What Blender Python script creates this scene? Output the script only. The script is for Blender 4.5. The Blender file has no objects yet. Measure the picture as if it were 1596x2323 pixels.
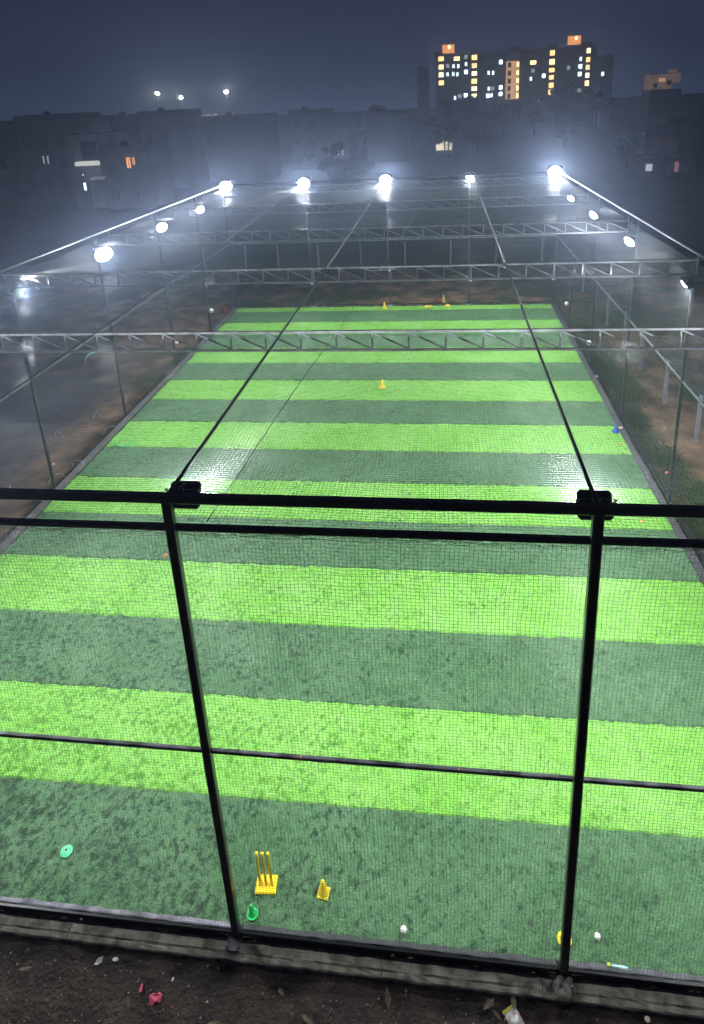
import bpy, math, random
import numpy as np
from mathutils import Vector, Matrix
rnd = random.Random(7)
npr = np.random.default_rng(7)
S = bpy.context.scene
COL = S.collection

# ------------------------------------------------------------------ camera
cam_d = bpy.data.cameras.new("camera"); cam = bpy.data.objects.new("camera", cam_d); COL.objects.link(cam)
cr = Vector((0.99082422, 0.12479461, -0.05190064)); cu = Vector((0.00898521, 0.32233376, 0.94658344)); cf = Vector((-0.13485784, 0.93836414, -0.31825478))
M = Matrix((cr, cu, -cf)).transposed().to_4x4(); M.translation = Vector((11.885, -7.869, 11.014)); cam.matrix_world = M
cam_d.sensor_fit = 'HORIZONTAL'; cam_d.sensor_width = 36; cam_d.lens = 1517.5 / 1596 * 36
cam_d.shift_y = -412.9 / 1596; cam_d.shift_x = 0.0012
cam_d.clip_start = .05; cam_d.clip_end = 3000
S.camera = cam
# ------------------------------------------------------------------ night sky
W = bpy.data.worlds.new("World"); S.world = W; W.use_nodes = True
nt = W.node_tree; nt.nodes.clear()
wo = nt.nodes.new("ShaderNodeOutputWorld"); bg = nt.nodes.new("ShaderNodeBackground")
tc = nt.nodes.new("ShaderNodeTexCoord"); sx = nt.nodes.new("ShaderNodeSeparateXYZ"); rp = nt.nodes.new("ShaderNodeValToRGB")
nt.links.new(tc.outputs['Generated'], sx.inputs[0]); nt.links.new(sx.outputs['Z'], rp.inputs[0])
rp.color_ramp.elements[0].position = 0.0; rp.color_ramp.elements[0].color = (.040, .056, .106, 1)
rp.color_ramp.elements[1].position = .5; rp.color_ramp.elements[1].color = (.012, .0095, .028, 1)
e = rp.color_ramp.elements.new(.16); e.color = (.022, .024, .056, 1)
nt.links.new(rp.outputs[0], bg.inputs[0]); bg.inputs[1].default_value = 1.0
nt.links.new(bg.outputs[0], wo.inputs[0])
# ------------------------------------------------------------------ exposure
S.view_settings.view_transform = 'Standard'; S.view_settings.look = 'None'
S.view_settings.exposure = 0; S.view_settings.gamma = 1; S.view_settings.use_curve_mapping = False
S.render.engine = 'CYCLES'
cy = S.cycles
cy.max_bounces = 5; cy.diffuse_bounces = 2; cy.glossy_bounces = 2; cy.transmission_bounces = 2; cy.volume_bounces = 0
cy.transparent_max_bounces = 8; cy.use_denoising = True; cy.caustics_reflective = False; cy.caustics_refractive = False
LAMP_P = 350.0
HAZE_DENSITY = .0030

# ------------------------------------------------------------------ materials
def mat(name, col, rough=.6, metal=0., var=.25, scale=6., col2=None, bump=0., bscale=None, emit=None, estr=0., spec=.5, detail=6., ramp=(.35, .65)):
    m = bpy.data.materials.new(name); m.use_nodes = True; n = m.node_tree; b = n.nodes['Principled BSDF']
    b.inputs['Roughness'].default_value = rough; b.inputs['Metallic'].default_value = metal
    b.inputs['Specular IOR Level'].default_value = spec
    t = n.nodes.new("ShaderNodeTexCoord"); no = n.nodes.new("ShaderNodeTexNoise"); no.inputs['Scale'].default_value = scale; no.inputs['Detail'].default_value = detail
    n.links.new(t.outputs['Object'], no.inputs['Vector'])
    r = n.nodes.new("ShaderNodeValToRGB"); c2 = col2 or tuple(c * (1 - var) for c in col)
    r.color_ramp.elements[0].position = ramp[0]; r.color_ramp.elements[1].position = ramp[1]
    r.color_ramp.elements[0].color = (*c2, 1); r.color_ramp.elements[1].color = (*col, 1)
    n.links.new(no.outputs[0], r.inputs[0]); n.links.new(r.outputs[0], b.inputs['Base Color'])
    if bump:
        n2 = n.nodes.new("ShaderNodeTexNoise"); n2.inputs['Scale'].default_value = bscale or scale * 3; n2.inputs['Detail'].default_value = 5
        n.links.new(t.outputs['Object'], n2.inputs['Vector'])
        bu = n.nodes.new("ShaderNodeBump"); bu.inputs['Strength'].default_value = .8; bu.inputs['Distance'].default_value = bump
        n.links.new(n2.outputs[0], bu.inputs['Height']); n.links.new(bu.outputs[0], b.inputs['Normal'])
    if emit:
        b.inputs['Emission Color'].default_value = (*emit, 1); b.inputs['Emission Strength'].default_value = estr
    return m

def turf_mat(name, hi, lo, pale, gap):
    m = bpy.data.materials.new(name); m.use_nodes = True; n = m.node_tree; N = n.nodes; L = n.links; b = N['Principled BSDF']
    b.inputs['Roughness'].default_value = .62; b.inputs['Specular IOR Level'].default_value = .25
    t = N.new("ShaderNodeTexCoord")
    def noise(sc, det, mp=None):
        x = N.new("ShaderNodeTexNoise"); x.inputs['Scale'].default_value = sc; x.inputs['Detail'].default_value = det; x.inputs['Roughness'].default_value = .65
        if mp:
            q = N.new("ShaderNodeMapping"); q.inputs['Scale'].default_value = mp; L.new(t.outputs['Object'], q.inputs[0]); L.new(q.outputs[0], x.inputs['Vector'])
        else: L.new(t.outputs['Object'], x.inputs['Vector'])
        return x
    big = noise(.55, 3); mid = noise(4.5, 5, (1, .8, 1)); fine = noise(26, 3)
    r1 = N.new("ShaderNodeValToRGB"); r1.color_ramp.elements[0].position = .38; r1.color_ramp.elements[1].position = .62
    r1.color_ramp.elements[0].color = (*lo, 1); r1.color_ramp.elements[1].color = (*hi, 1)
    mx = N.new("ShaderNodeMath"); mx.operation = 'MULTIPLY_ADD'; mx.inputs[1].default_value = .62
    L.new(fine.outputs[0], mx.inputs[0])
    m2 = N.new("ShaderNodeMath"); m2.operation = 'MULTIPLY'; m2.inputs[1].default_value = .38; L.new(mid.outputs[0], m2.inputs[0]); L.new(m2.outputs[0], mx.inputs[2])
    L.new(mx.outputs[0], r1.inputs[0])
    mix = N.new("ShaderNodeMixRGB"); L.new(r1.outputs[0], mix.inputs[1]); mix.inputs[2].default_value = (*pale, 1)
    r2 = N.new("ShaderNodeValToRGB"); r2.color_ramp.elements[0].position = .4; r2.color_ramp.elements[1].position = .7
    r2.color_ramp.elements[1].color = (.35, .35, .35, 1); L.new(big.outputs[0], r2.inputs[0]); L.new(r2.outputs[0], mix.inputs[0])
    # clump shade painted as dark flecks, some infill too, thickest at the near left
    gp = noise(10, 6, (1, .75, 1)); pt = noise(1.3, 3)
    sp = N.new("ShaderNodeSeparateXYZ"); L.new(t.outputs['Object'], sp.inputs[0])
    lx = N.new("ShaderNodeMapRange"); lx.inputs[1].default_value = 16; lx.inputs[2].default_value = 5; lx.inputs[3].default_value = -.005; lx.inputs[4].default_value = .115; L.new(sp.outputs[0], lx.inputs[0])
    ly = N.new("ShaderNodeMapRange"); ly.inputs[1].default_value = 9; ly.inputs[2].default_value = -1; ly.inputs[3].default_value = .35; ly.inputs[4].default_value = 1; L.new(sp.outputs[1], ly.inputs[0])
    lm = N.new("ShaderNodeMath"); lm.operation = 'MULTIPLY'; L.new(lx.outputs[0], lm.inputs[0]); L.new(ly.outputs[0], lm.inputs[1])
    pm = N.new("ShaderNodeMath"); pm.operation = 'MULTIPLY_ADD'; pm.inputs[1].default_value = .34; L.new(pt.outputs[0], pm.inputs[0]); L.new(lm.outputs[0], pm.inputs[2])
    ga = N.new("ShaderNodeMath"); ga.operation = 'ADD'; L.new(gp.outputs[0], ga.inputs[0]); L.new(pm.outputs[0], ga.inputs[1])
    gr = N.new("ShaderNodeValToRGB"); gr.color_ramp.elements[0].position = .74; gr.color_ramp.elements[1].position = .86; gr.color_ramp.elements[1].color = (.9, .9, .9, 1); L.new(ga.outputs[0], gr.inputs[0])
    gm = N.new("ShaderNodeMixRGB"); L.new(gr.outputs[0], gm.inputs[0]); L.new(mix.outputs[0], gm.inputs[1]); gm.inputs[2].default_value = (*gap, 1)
    L.new(gm.outputs[0], b.inputs['Base Color'])
    bu = N.new("ShaderNodeBump"); bu.inputs['Strength'].default_value = 1.; bu.inputs['Distance'].default_value = .05
    L.new(fine.outputs[0], bu.inputs['Height']); L.new(bu.outputs[0], b.inputs['Normal'])
    b.inputs['Sheen Weight'].default_value = .08; b.inputs['Sheen Tint'].default_value = (*pale, 1)
    return m

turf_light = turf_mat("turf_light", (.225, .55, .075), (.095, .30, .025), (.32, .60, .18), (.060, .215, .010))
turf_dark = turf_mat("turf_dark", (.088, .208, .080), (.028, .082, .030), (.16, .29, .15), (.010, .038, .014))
frame_m = mat("painted_steel", (.034, .036, .040), .30, .0, .45, 5, bump=.0012, bscale=60, spec=.6)
truss_m = mat("truss_steel", (.25, .26, .27), .30, .45, .5, 4, bump=.001, bscale=50)
rail_m = mat("dusty_rail_steel", (.12, .12, .135), .5, .0, col2=(.02, .02, .022), scale=3.2, bump=.001, ramp=(.42, .55))
white_pipe = mat("white_pipe", (.13, .135, .15), .45, .2, .3, 3)
cable_m = mat("cable_steel", (.03, .032, .034), .4, .6, .4, 30)
net_m = mat("net_nylon", (.028, .032, .030), .32, 0, .2, 8, spec=.8)
net_mid = mat("net_nylon_grey", (.03, .033, .035), .42, 0, .2, 8, spec=.6)
housing_m = mat("lamp_housing", (.03, .03, .033), .35, .1, .3, 20)
glassoff_m = mat("lamp_glass_off", (.62, .70, .64), .3, 0, .1, 10)
bracket_m = mat("bracket_steel", (.35, .36, .37), .35, .7, .3, 20)
bloom_lens_m = mat("lamp_bloom_lens", (.8, .8, .8), .3, emit=(.86, .93, 1.0), estr=80)
soil_m = mat("soil", (.050, .035, .027), .9, 0, col2=(.010, .008, .007), scale=2.6, bump=.08, bscale=16, detail=10, ramp=(.36, .68), spec=.3)
concrete_m = mat("concrete", (.29, .262, .21), .9, 0, col2=(.085, .075, .058), scale=5, bump=.01, bscale=30, detail=10, ramp=(.36, .62))
kerbdark_m = mat("kerb_dark", (.08, .078, .075), .85, 0, .5, 3, bump=.01, bscale=20)
concrete_p = mat("concrete_post", (.34, .34, .36), .85, 0, .35, 5, bump=.005, bscale=30)
skirt_dust = mat("skirting_dusty", (.19, .18, .21), .8, 0, col2=(.045, .045, .052), scale=4, bump=.012, bscale=14, detail=9)
skirt_blk = mat("skirting_black", (.030, .031, .033), .6, 0, col2=(.016, .017, .018), scale=6, bump=.006, bscale=14)
yellow_m = mat("yellow_plastic", (.90, .66, .02), .38, 0, .12, 9)
yellowpale_m = mat("pale_yellow_plastic", (.80, .72, .22), .4, 0, .1, 9)
green_m = mat("green_plastic", (.02, .62, .14), .4, 0, .15, 9)
mint_m = mat("mint_plastic", (.10, .68, .30), .45, 0, .15, 9)
red_m = mat("red_plastic", (.62, .06, .05), .45, 0, .1, 9)
pink_m = mat("pink_plastic", (.70, .09, .17), .5, 0, .3, 30)
pinkpale_m = mat("pale_pink", (.72, .42, .42), .5, 0, .2, 20)
blue_m = mat("blue_plastic", (.02, .10, .42), .45, 0, .1, 9)
white_m = mat("white_plastic", (.78, .78, .76), .45, 0, .12, 20)
beige_m = mat("beige_card", (.55, .45, .36), .7, 0, .2, 20)
orange_m = mat("orange_plastic", (.72, .20, .04), .5, 0, .25, 20)
lime_m = mat("lime_plastic", (.45, .55, .05), .4, 0, .15, 20)
teal_m = mat("teal_thread", (.12, .55, .45), .5, 0, .1, 20)
thread_m = mat("pale_thread", (.50, .55, .52), .5, 0, .1, 20)
leaf_m = mat("leaf", (.026, .045, .018), .8, 0, col2=(.012, .022, .009), scale=2, spec=.1)
bark_m = mat("bark", (.09, .07, .05), .9, 0, .4, 12, bump=.01)
weed_m = mat("weed_leaf", (.065, .125, .03), .6, 0, col2=(.035, .075, .02), scale=3)
stone_m = mat("pebble", (.36, .29, .23), .85, 0, col2=(.05, .04, .034), scale=23, ramp=(.40, .60))
wall_ms = [mat("house_wall_grey", (.17, .175, .185), .85, 0, .2, .6), mat("house_wall_cream", (.18, .165, .15), .85, 0, .2, .6), mat("house_wall_brown", (.12, .11, .115), .85, 0, .2, .6), mat("house_wall_white", (.26, .27, .28), .85, 0, .2, .6)]
towerw_m = mat("tower_wall", (.10, .10, .11), .85, 0, .25, .15)
towerp_m = mat("tower_wing", (.42, .40, .42), .85, 0, .2, .15)
darkglass_m = mat("dark_glass", (.02, .022, .028), .12, 0, .1, 1)
dullglass_m = mat("dull_glass", (.10, .103, .11), .5, 0, .2, 1)
roof_m = mat("roof_slab", (.13, .13, .135), .9, 0, .3, 1)
yellow_m.node_tree.nodes['Principled BSDF'].inputs['Subsurface Weight'].default_value = .6
yellow_m.node_tree.nodes['Principled BSDF'].inputs['Subsurface Scale'].default_value = .08; yellow_m.node_tree.nodes['Principled BSDF'].inputs['Subsurface Radius'].default_value = (1, .9, .2)
def glow(name, c, s): return mat(name, (.3, .3, .3), .6, emit=c, estr=s)
win_warm = glow("lit_window_warm", (1.0, .72, .30), 4.6)
win_cool = glow("lit_window_cool", (.72, .90, 1.0), 3.2)
win_dim = glow("lit_window_dim", (.62, .66, .66), .8)
win_orange = glow("lit_window_orange", (1.0, .42, .14), 1.3)
lit_tan = glow("lit_wall_tan", (.85, .50, .24), .8)
lit_bulb = glow("bright_bulb", (1.0, .95, .8), 30)
lit_mast = glow("mast_lamp", (1.0, .95, .72), 60)
lit_shed = glow("lit_shed_front", (1.0, .86, .58), 1.2)

def field_ground(name):
    m = bpy.data.materials.new(name); m.use_nodes = True; n = m.node_tree; N = n.nodes; L = n.links; b = N['Principled BSDF']
    b.inputs['Roughness'].default_value = 1.; b.inputs['Specular IOR Level'].default_value = .03
    t = N.new("ShaderNodeTexCoord")
    def noise(sc, det, off=(0, 0, 0), rough=.6):
        q = N.new("ShaderNodeMapping"); q.inputs['Location'].default_value = off; L.new(t.outputs['Object'], q.inputs[0])
        x = N.new("ShaderNodeTexNoise"); x.inputs['Scale'].default_value = sc; x.inputs['Detail'].default_value = det; x.inputs['Roughness'].default_value = rough
        L.new(q.outputs[0], x.inputs['Vector']); return x
    def ramp(src, p0, p1, c0, c1):
        r = N.new("ShaderNodeValToRGB"); r.color_ramp.elements[0].position = p0; r.color_ramp.elements[1].position = p1
        r.color_ramp.elements[0].color = (*c0, 1); r.color_ramp.elements[1].color = (*c1, 1); L.new(src.outputs[0], r.inputs[0]); return r
    dirt = ramp(noise(.9, 10), .38, .66, (.09, .064, .044), (.38, .25, .155))
    patch = ramp(noise(.22, 8, (11, 3, 0)), .50, .60, (0, 0, 0), (1, 1, 1))
    grass = ramp(noise(3, 8), .35, .7, (.022, .040, .016), (.055, .095, .03))
    mx = N.new("ShaderNodeMixRGB"); L.new(patch.outputs[0], mx.inputs[0]); L.new(dirt.outputs[0], mx.inputs[1]); L.new(grass.outputs[0], mx.inputs[2])
    # the left side is a dull grey murram yard
    sp = N.new("ShaderNodeSeparateXYZ"); L.new(t.outputs['Object'], sp.inputs[0])
    mr = N.new("ShaderNodeMapRange"); mr.inputs[1].default_value = -.6; mr.inputs[2].default_value = -3.5; L.new(sp.outputs[0], mr.inputs[0])
    m3 = N.new("ShaderNodeMapRange"); m3.inputs[1].default_value = 24; m3.inputs[2].default_value = 16; L.new(sp.outputs[1], m3.inputs[0])
    mu = N.new("ShaderNodeMath"); mu.operation = 'MULTIPLY'; L.new(mr.outputs[0], mu.inputs[0]); L.new(m3.outputs[0], mu.inputs[1])
    mg = N.new("ShaderNodeMixRGB"); L.new(mu.outputs[0], mg.inputs[0]); L.new(mx.outputs[0], mg.inputs[1])
    gr = ramp(noise(1.4, 9), .35, .7, (.10, .098, .118), (.15, .145, .172)); L.new(gr.outputs[0], mg.inputs[2])
    # scrub beyond the dirt
    far = N.new("ShaderNodeMapRange"); far.inputs[1].default_value = 36; far.inputs[2].default_value = 42; L.new(sp.outputs[1], far.inputs[0])
    mf = N.new("ShaderNodeMixRGB"); L.new(far.outputs[0], mf.inputs[0]); L.new(mg.outputs[0], mf.inputs[1])
    sc = ramp(noise(.35, 8), .35, .7, (.016, .022, .013), (.045, .050, .030)); L.new(sc.outputs[0], mf.inputs[2])
    L.new(mf.outputs[0], b.inputs['Base Color'])
    bn = noise(7, 8); bu = N.new("ShaderNodeBump"); bu.inputs['Strength'].default_value = 1; bu.inputs['Distance'].default_value = .06
    L.new(bn.outputs[0], bu.inputs['Height']); L.new(bu.outputs[0], b.inputs['Normal'])
    return m
ground_m = field_ground("yard_ground")

def packet_mat():
    m = bpy.data.materials.new("wrapper_print"); m.use_nodes = True; n = m.node_tree; N = n.nodes; L = n.links; b = N['Principled BSDF']
    b.inputs['Roughness'].default_value = .25
    t = N.new("ShaderNodeTexCoord"); v = N.new("ShaderNodeTexVoronoi"); v.inputs['Scale'].default_value = 26; L.new(t.outputs['Object'], v.inputs['Vector'])
    r = N.new("ShaderNodeValToRGB"); r.color_ramp.interpolation = 'LINEAR'
    cs = [(0, (.55, .58, .52)), (.3, (.30, .36, .42)), (.5, (.62, .60, .48)), (.7, (.45, .12, .16)), (.8, (.70, .70, .66)), (1, (.42, .40, .2))]
    r.color_ramp.elements[0].color = (*cs[0][1], 1); r.color_ramp.elements[1].color = (*cs[-1][1], 1)
    for p, c in cs[1:-1]: q = r.color_ramp.elements.new(p); q.color = (*c, 1)
    s = N.new("ShaderNodeSeparateXYZ"); L.new(v.outputs['Color'], s.inputs[0]); L.new(s.outputs[0], r.inputs[0]); L.new(r.outputs[0], b.inputs['Base Color'])
    return m
packet_m = packet_mat()

# ------------------------------------------------------------------ helpers
class MB:
    def __init__(s): s.v = []; s.f = []
    def add(s, vs, fs):
        o = len(s.v); s.v += [tuple(v) for v in vs]; s.f += [tuple(i + o for i in f) for f in fs]; return s
    def box(s, c, d, R=None):
        c = Vector(c); x, y, z = d[0] / 2, d[1] / 2, d[2] / 2
        vs = [Vector((a * x, b * y, e_ * z)) for a in (-1, 1) for b in (-1, 1) for e_ in (-1, 1)]
        if R is not None: vs = [R @ v for v in vs]
        return s.add([v + c for v in vs], [(0, 1, 3, 2), (4, 6, 7, 5), (0, 4, 5, 1), (2, 3, 7, 6), (0, 2, 6, 4), (1, 5, 7, 3)])
    def bar(s, a, b, w, h=None, ch=.14, up=(0, 0, 1)):
        """square tube with chamfered edges from a to b"""
        a = Vector(a); b = Vector(b); d = (b - a).normalized(); u = Vector(up)
        if abs(d.dot(u)) > .95: u = Vector((0, 1, 0))
        r = d.cross(u).normalized(); u = r.cross(d); h = h or w; c = min(w, h) * ch
        pr = [(-w / 2 + c, -h / 2), (w / 2 - c, -h / 2), (w / 2, -h / 2 + c), (w / 2, h / 2 - c), (w / 2 - c, h / 2), (-w / 2 + c, h / 2), (-w / 2, h / 2 - c), (-w / 2, -h / 2 + c)]
        vs = [p + r * x + u * y for p in (a, b) for x, y in pr]
        return s.add(vs, [(i, (i + 1) % 8, 8 + (i + 1) % 8, 8 + i) for i in range(8)] + [tuple(range(7, -1, -1)), tuple(range(8, 16))])
    def tube(s, pts, r, n=8, caps=True):
        pts = [Vector(p) for p in pts]; rs = r if isinstance(r, (list, tuple)) else [r] * len(pts)
        o = len(s.v); vs = []; fs = []
        for i, p in enumerate(pts):
            d = (pts[min(i + 1, len(pts) - 1)] - pts[max(i - 1, 0)]).normalized()
            u = Vector((0, 0, 1)) if abs(d.z) < .9 else Vector((0, 1, 0)); x = d.cross(u).normalized(); y = x.cross(d)
            for k in range(n):
                t = 2 * math.pi * k / n; vs.append(p + (x * math.cos(t) + y * math.sin(t)) * rs[i])
        for i in range(len(pts) - 1):
            for k in range(n): fs.append((i * n + k, i * n + (k + 1) % n, (i + 1) * n + (k + 1) % n, (i + 1) * n + k))
        if caps: fs += [tuple(range(n))[::-1], tuple((len(pts) - 1) * n + k for k in range(n))]
        return s.add(vs, fs)
    def lathe(s, prof, n=20, c=(0, 0, 0), R=None):
        c = Vector(c); vs = []; fs = []
        for r, z in prof:
            for k in range(n):
                t = 2 * math.pi * k / n; v = Vector((r * math.cos(t), r * math.sin(t), z)); vs.append((R @ v if R is not None else v) + c)
        for i in range(len(prof) - 1):
            for k in range(n): fs.append((i * n + k, i * n + (k + 1) % n, (i + 1) * n + (k + 1) % n, (i + 1) * n + k))
        fs += [tuple(range(n))[::-1], tuple((len(prof) - 1) * n + k for k in range(n))]
        return s.add(vs, fs)
    def build(s, name, m, parent=None, smooth=False):
        me = bpy.data.meshes.new(name); me.from_pydata(s.v, [], s.f); me.materials.append(m)
        if smooth: me.polygons.foreach_set('use_smooth', [True] * len(me.polygons))
        o = bpy.data.objects.new(name, me); COL.objects.link(o)
        if parent is not None: o.parent = parent
        return o
def tag(o, label=None, cat=None, group=None, kind=None):
    if label: o['label'] = label
    if cat: o['category'] = cat
    if group: o['group'] = group
    if kind: o['kind'] = kind
    return o
def empty(name, loc=(0, 0, 0), rot=(0, 0, 0)):
    o = bpy.data.objects.new(name, None); COL.objects.link(o); o.location = loc; o.rotation_euler = rot; o.empty_display_size = .2; return o
def kids(o): return [x for x in bpy.data.objects if x.parent == o]
def copy_tree(o, parent=None):
    c = o.copy(); COL.objects.link(c); c.parent = parent
    for ch in kids(o): copy_tree(ch, c)
    return c
def inst(name, me, parent, loc=(0, 0, 0), rot=(0, 0, 0), sc=(1, 1, 1)):
    o = bpy.data.objects.new(name, me); COL.objects.link(o); o.parent = parent; o.location = loc; o.rotation_euler = rot; o.scale = sc; return o
def fast_mesh(name, V, F, m, smooth=False):
    """V (n,3) F (m,k) arrays, all faces same size"""
    me = bpy.data.meshes.new(name); V = np.asarray(V, np.float32); F = np.asarray(F, np.int32); k = F.shape[1]
    me.vertices.add(len(V)); me.vertices.foreach_set('co', V.ravel())
    me.loops.add(F.size); me.loops.foreach_set('vertex_index', F.ravel())
    me.polygons.add(len(F)); me.polygons.foreach_set('loop_start', np.arange(0, F.size, k, dtype=np.int32))
    me.update(calc_edges=True); me.materials.append(m)
    if smooth: me.polygons.foreach_set('use_smooth', np.ones(len(F), bool))
    me.validate(); return me
# smooth periodic-free value noise on numpy arrays
_G = npr.random((256, 256))
def vnoise(x, y, s):
    x = np.asarray(x) / s + 97.3; y = np.asarray(y) / s + 41.7
    xi = np.floor(x).astype(int); yi = np.floor(y).astype(int); fx = x - xi; fy = y - yi
    fx = fx * fx * (3 - 2 * fx); fy = fy * fy * (3 - 2 * fy)
    g = lambda a, b: _G[a % 256, b % 256]
    return (g(xi, yi) * (1 - fx) + g(xi + 1, yi) * fx) * (1 - fy) + (g(xi, yi + 1) * (1 - fx) + g(xi + 1, yi + 1) * fx) * fy - .5

# ------------------------------------------------------------------ dimensions (metres)
BAY = 4.465; X0, X1 = -.22, 18.05; YN, YF = -1.95, 29.0; TX0, TX1 = 0., 17.86; TY0, TY1 = -1.84, 28.8
HT = 7.09; GZ = -.12
NX = [X0, BAY, 2 * BAY, 3 * BAY, X1]; SY = [3.75, 9.1, 14.2, 19.5, 24.4]; TRY = [3.72, 8.8, 15.06, 21.44, 28.2]

# ------------------------------------------------------------------ ground
def ground():
    # finer near the field, one sheet to the horizon
    xs = np.concatenate([np.linspace(-900, -30, 12), np.linspace(-26, 44, 141), np.linspace(50, 900, 12)])
    ys = np.concatenate([[-400, -120, -40, -14], np.linspace(-8, -5.2, 8), np.linspace(-5, -1.8, 65), np.linspace(-1.2, 44, 76), np.linspace(52, 1200, 14)])
    X, Y = np.meshgrid(xs, ys); Z = np.full_like(X, GZ)
    near = (Y < -2.3) & (Y > -9) & (np.abs(X - 9) < 20)
    bumps = .05 * vnoise(X, Y, .9) + .035 * vnoise(X, Y, .31)
    Z = Z - np.where((Y < -2.1) & (Y > -7.4) & (X > -3.9) & (X < 23.9), .3, 0)
    out = ((X < -1.2) | (X > 19) | (Y > 30.5)) & (Y > -2) & (Y < 60)
    Z = Z + np.where(out, .12 * vnoise(X, Y, 2.3) + .05 * vnoise(X, Y, .8), 0)
    nx = len(xs); idx = np.arange(X.size).reshape(X.shape)
    F = np.stack([idx[:-1, :-1], idx[:-1, 1:], idx[1:, 1:], idx[1:, :-1]], -1).reshape(-1, 4)
    me = fast_mesh("ground", np.stack([X, Y, Z], -1).reshape(-1, 3), F, ground_m, True)
    o = bpy.data.objects.new("ground", me); COL.objects.link(o); tag(o, kind='structure', label="dull dirt yard with scrub running to the horizon")
    # darker wet soil strip in front of the kerb
    xs = np.linspace(-4, 24, 260); ys = np.linspace(-7.5, -2.24, 75); X, Y = np.meshgrid(xs, ys)
    Z = GZ + .02 + .08 * vnoise(X, Y, .9) + .05 * vnoise(X, Y, .31) + .025 * vnoise(X, Y, .1)
    Z += -.03 * np.exp(-((Y + 2.35) / .12) ** 2)
    idx = np.arange(X.size).reshape(X.shape); F = np.stack([idx[:-1, :-1], idx[:-1, 1:], idx[1:, 1:], idx[1:, :-1]], -1).reshape(-1, 4)
    Z = np.maximum(Z, GZ - .03)
    me = fast_mesh("soil_strip", np.stack([X, Y, Z], -1).reshape(-1, 3), F, soil_m, True)
    o = bpy.data.objects.new("soil_strip", me); COL.objects.link(o); tag(o, kind='structure', label="dark damp soil strip in front of the concrete kerb")
ground()
b = MB(); b.box(((TX0 + TX1) / 2, (TY0 + TY1) / 2, -.18), (TX1 - TX0 + .1, TY1 - TY0 + .06, .20)); tag(b.build("field_base", concrete_m), kind='structure')

# ------------------------------------------------------------------ turf strips
turf = empty("turf"); tag(turf, kind='structure', label="striped artificial turf pitch in lime and dark green")
edges = [TY0] + [2.0 * k for k in range(0, 15)] + [TY1]
for i in range(len(edges) - 1):
    y0, y1 = edges[i], edges[i + 1]; d = .030 if y0 < 4 else (.05 if y0 < 14 else .09)
    nx_ = int((TX1 - TX0) / d); ny_ = max(4, int((y1 - y0) / d))
    xs = np.linspace(TX0, TX1, nx_ + 1); ys = np.linspace(y0 + .004, y1 - .004, ny_ + 1); X, Y = np.meshgrid(xs, ys)
    left = np.clip((9.5 - X) / 9, 0, 1) * np.clip((9 - Y) / 9, .15, 1)
    Z = .012 * vnoise(X, Y, .55) + .030 * vnoise(X + Y * .3, Y, .17) + (.026 + .036 * left) * vnoise(X, Y, .075) + npr.normal(0, .006, X.shape)
    Z -= .030 * np.clip(vnoise(X, Y - .5 * X, .26) - .25, 0, 1) * (1 + 2 * left)
    ed = np.minimum(Y - y0, y1 - Y); Z -= .012 * np.exp(-ed / .02)
    Xj = X + (.006 * vnoise(X * 3, Y * 3, .1)); Yj = Y.copy()
    ragged = .022 * vnoise(X, Y * 0 + i, .06) + .02 * vnoise(X, Y * 0 + i, .4)
    if 0 < i: Yj[0] += np.clip(ragged[0], -.02, .02) * .5
    if i < len(edges) - 2:
        r_ = .022 * vnoise(X[-1], X[-1] * 0 + i + 1, .06) + .02 * vnoise(X[-1], X[-1] * 0 + i + 1, .4); Yj[-1] += np.clip(r_, -.02, .02) * .5
    # skirt so the joints have no see-through gap
    idx = np.arange(X.size).reshape(X.shape); F = np.stack([idx[:-1, :-1], idx[:-1, 1:], idx[1:, 1:], idx[1:, :-1]], -1).reshape(-1, 4)
    V = np.stack([Xj, Yj, Z], -1).reshape(-1, 3)
    rim = np.concatenate([idx[0], idx[1:, -1], idx[-1, -2::-1], idx[-2:0:-1, 0]]); low = V[rim].copy(); low[:, 2] = -.09
    nb = len(V); V = np.concatenate([V, low]); k = np.arange(len(rim)); k2 = (k + 1) % len(rim)
    F = np.concatenate([F, np.stack([rim[k], nb + k, nb + k2, rim[k2]], -1)])
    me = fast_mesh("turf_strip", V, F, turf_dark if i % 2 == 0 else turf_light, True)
    o = bpy.data.objects.new("turf_strip", me); COL.objects.link(o); o.parent = turf

# ------------------------------------------------------------------ kerb
kerb = empty("kerb", (0, 0, 0)); tag(kerb, kind='structure', label="low weathered concrete kerb round the pitch")
def kerb_stone(x0, x1):
    m = MB(); n = max(3, int((x1 - x0) / .12)); pr = [(-2.005, -.2), (-2.005, .0), (-2.06, .002), (-2.145, .0), (-2.165, -.012), (-2.19, -.016), (-2.222, -.022), (-2.236, -.04), (-2.24, -.2)]
    pts = []
    for i in range(n + 1):
        x = x0 + (x1 - x0) * i / n
        for j, (y, z) in enumerate(pr):
            a = .009 if 0 < j < len(pr) - 1 else 0
            pts.append((x, y + a * float(vnoise(x * 7 + j, y, 1.)) * 1.6, z + a * float(vnoise(x * 9, j * 3.1, 1.)) * 1.4))
    k = len(pr); fs = [(i * k + j, i * k + j + 1, (i + 1) * k + j + 1, (i + 1) * k + j) for i in range(n) for j in range(k - 1)]
    fs += [tuple(range(k))[::-1], tuple(n * k + j for j in range(k))]
    m.add(pts, fs); return m.build("kerb_stone", concrete_m, kerb)
kx = [-.4, 2.2, 4.3, 6.5, 8.53, 8.83, 11.0, 13.1, 15.4, 18.2]
for a, b_ in zip(kx[:-1], kx[1:]): kerb_stone(a + .004, b_ - .004)
m = MB(); m.box((X0 - .14, 13.5, -.09), (.22, 31.2, .14)); m.build("side_kerb", kerbdark_m, kerb)
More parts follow.
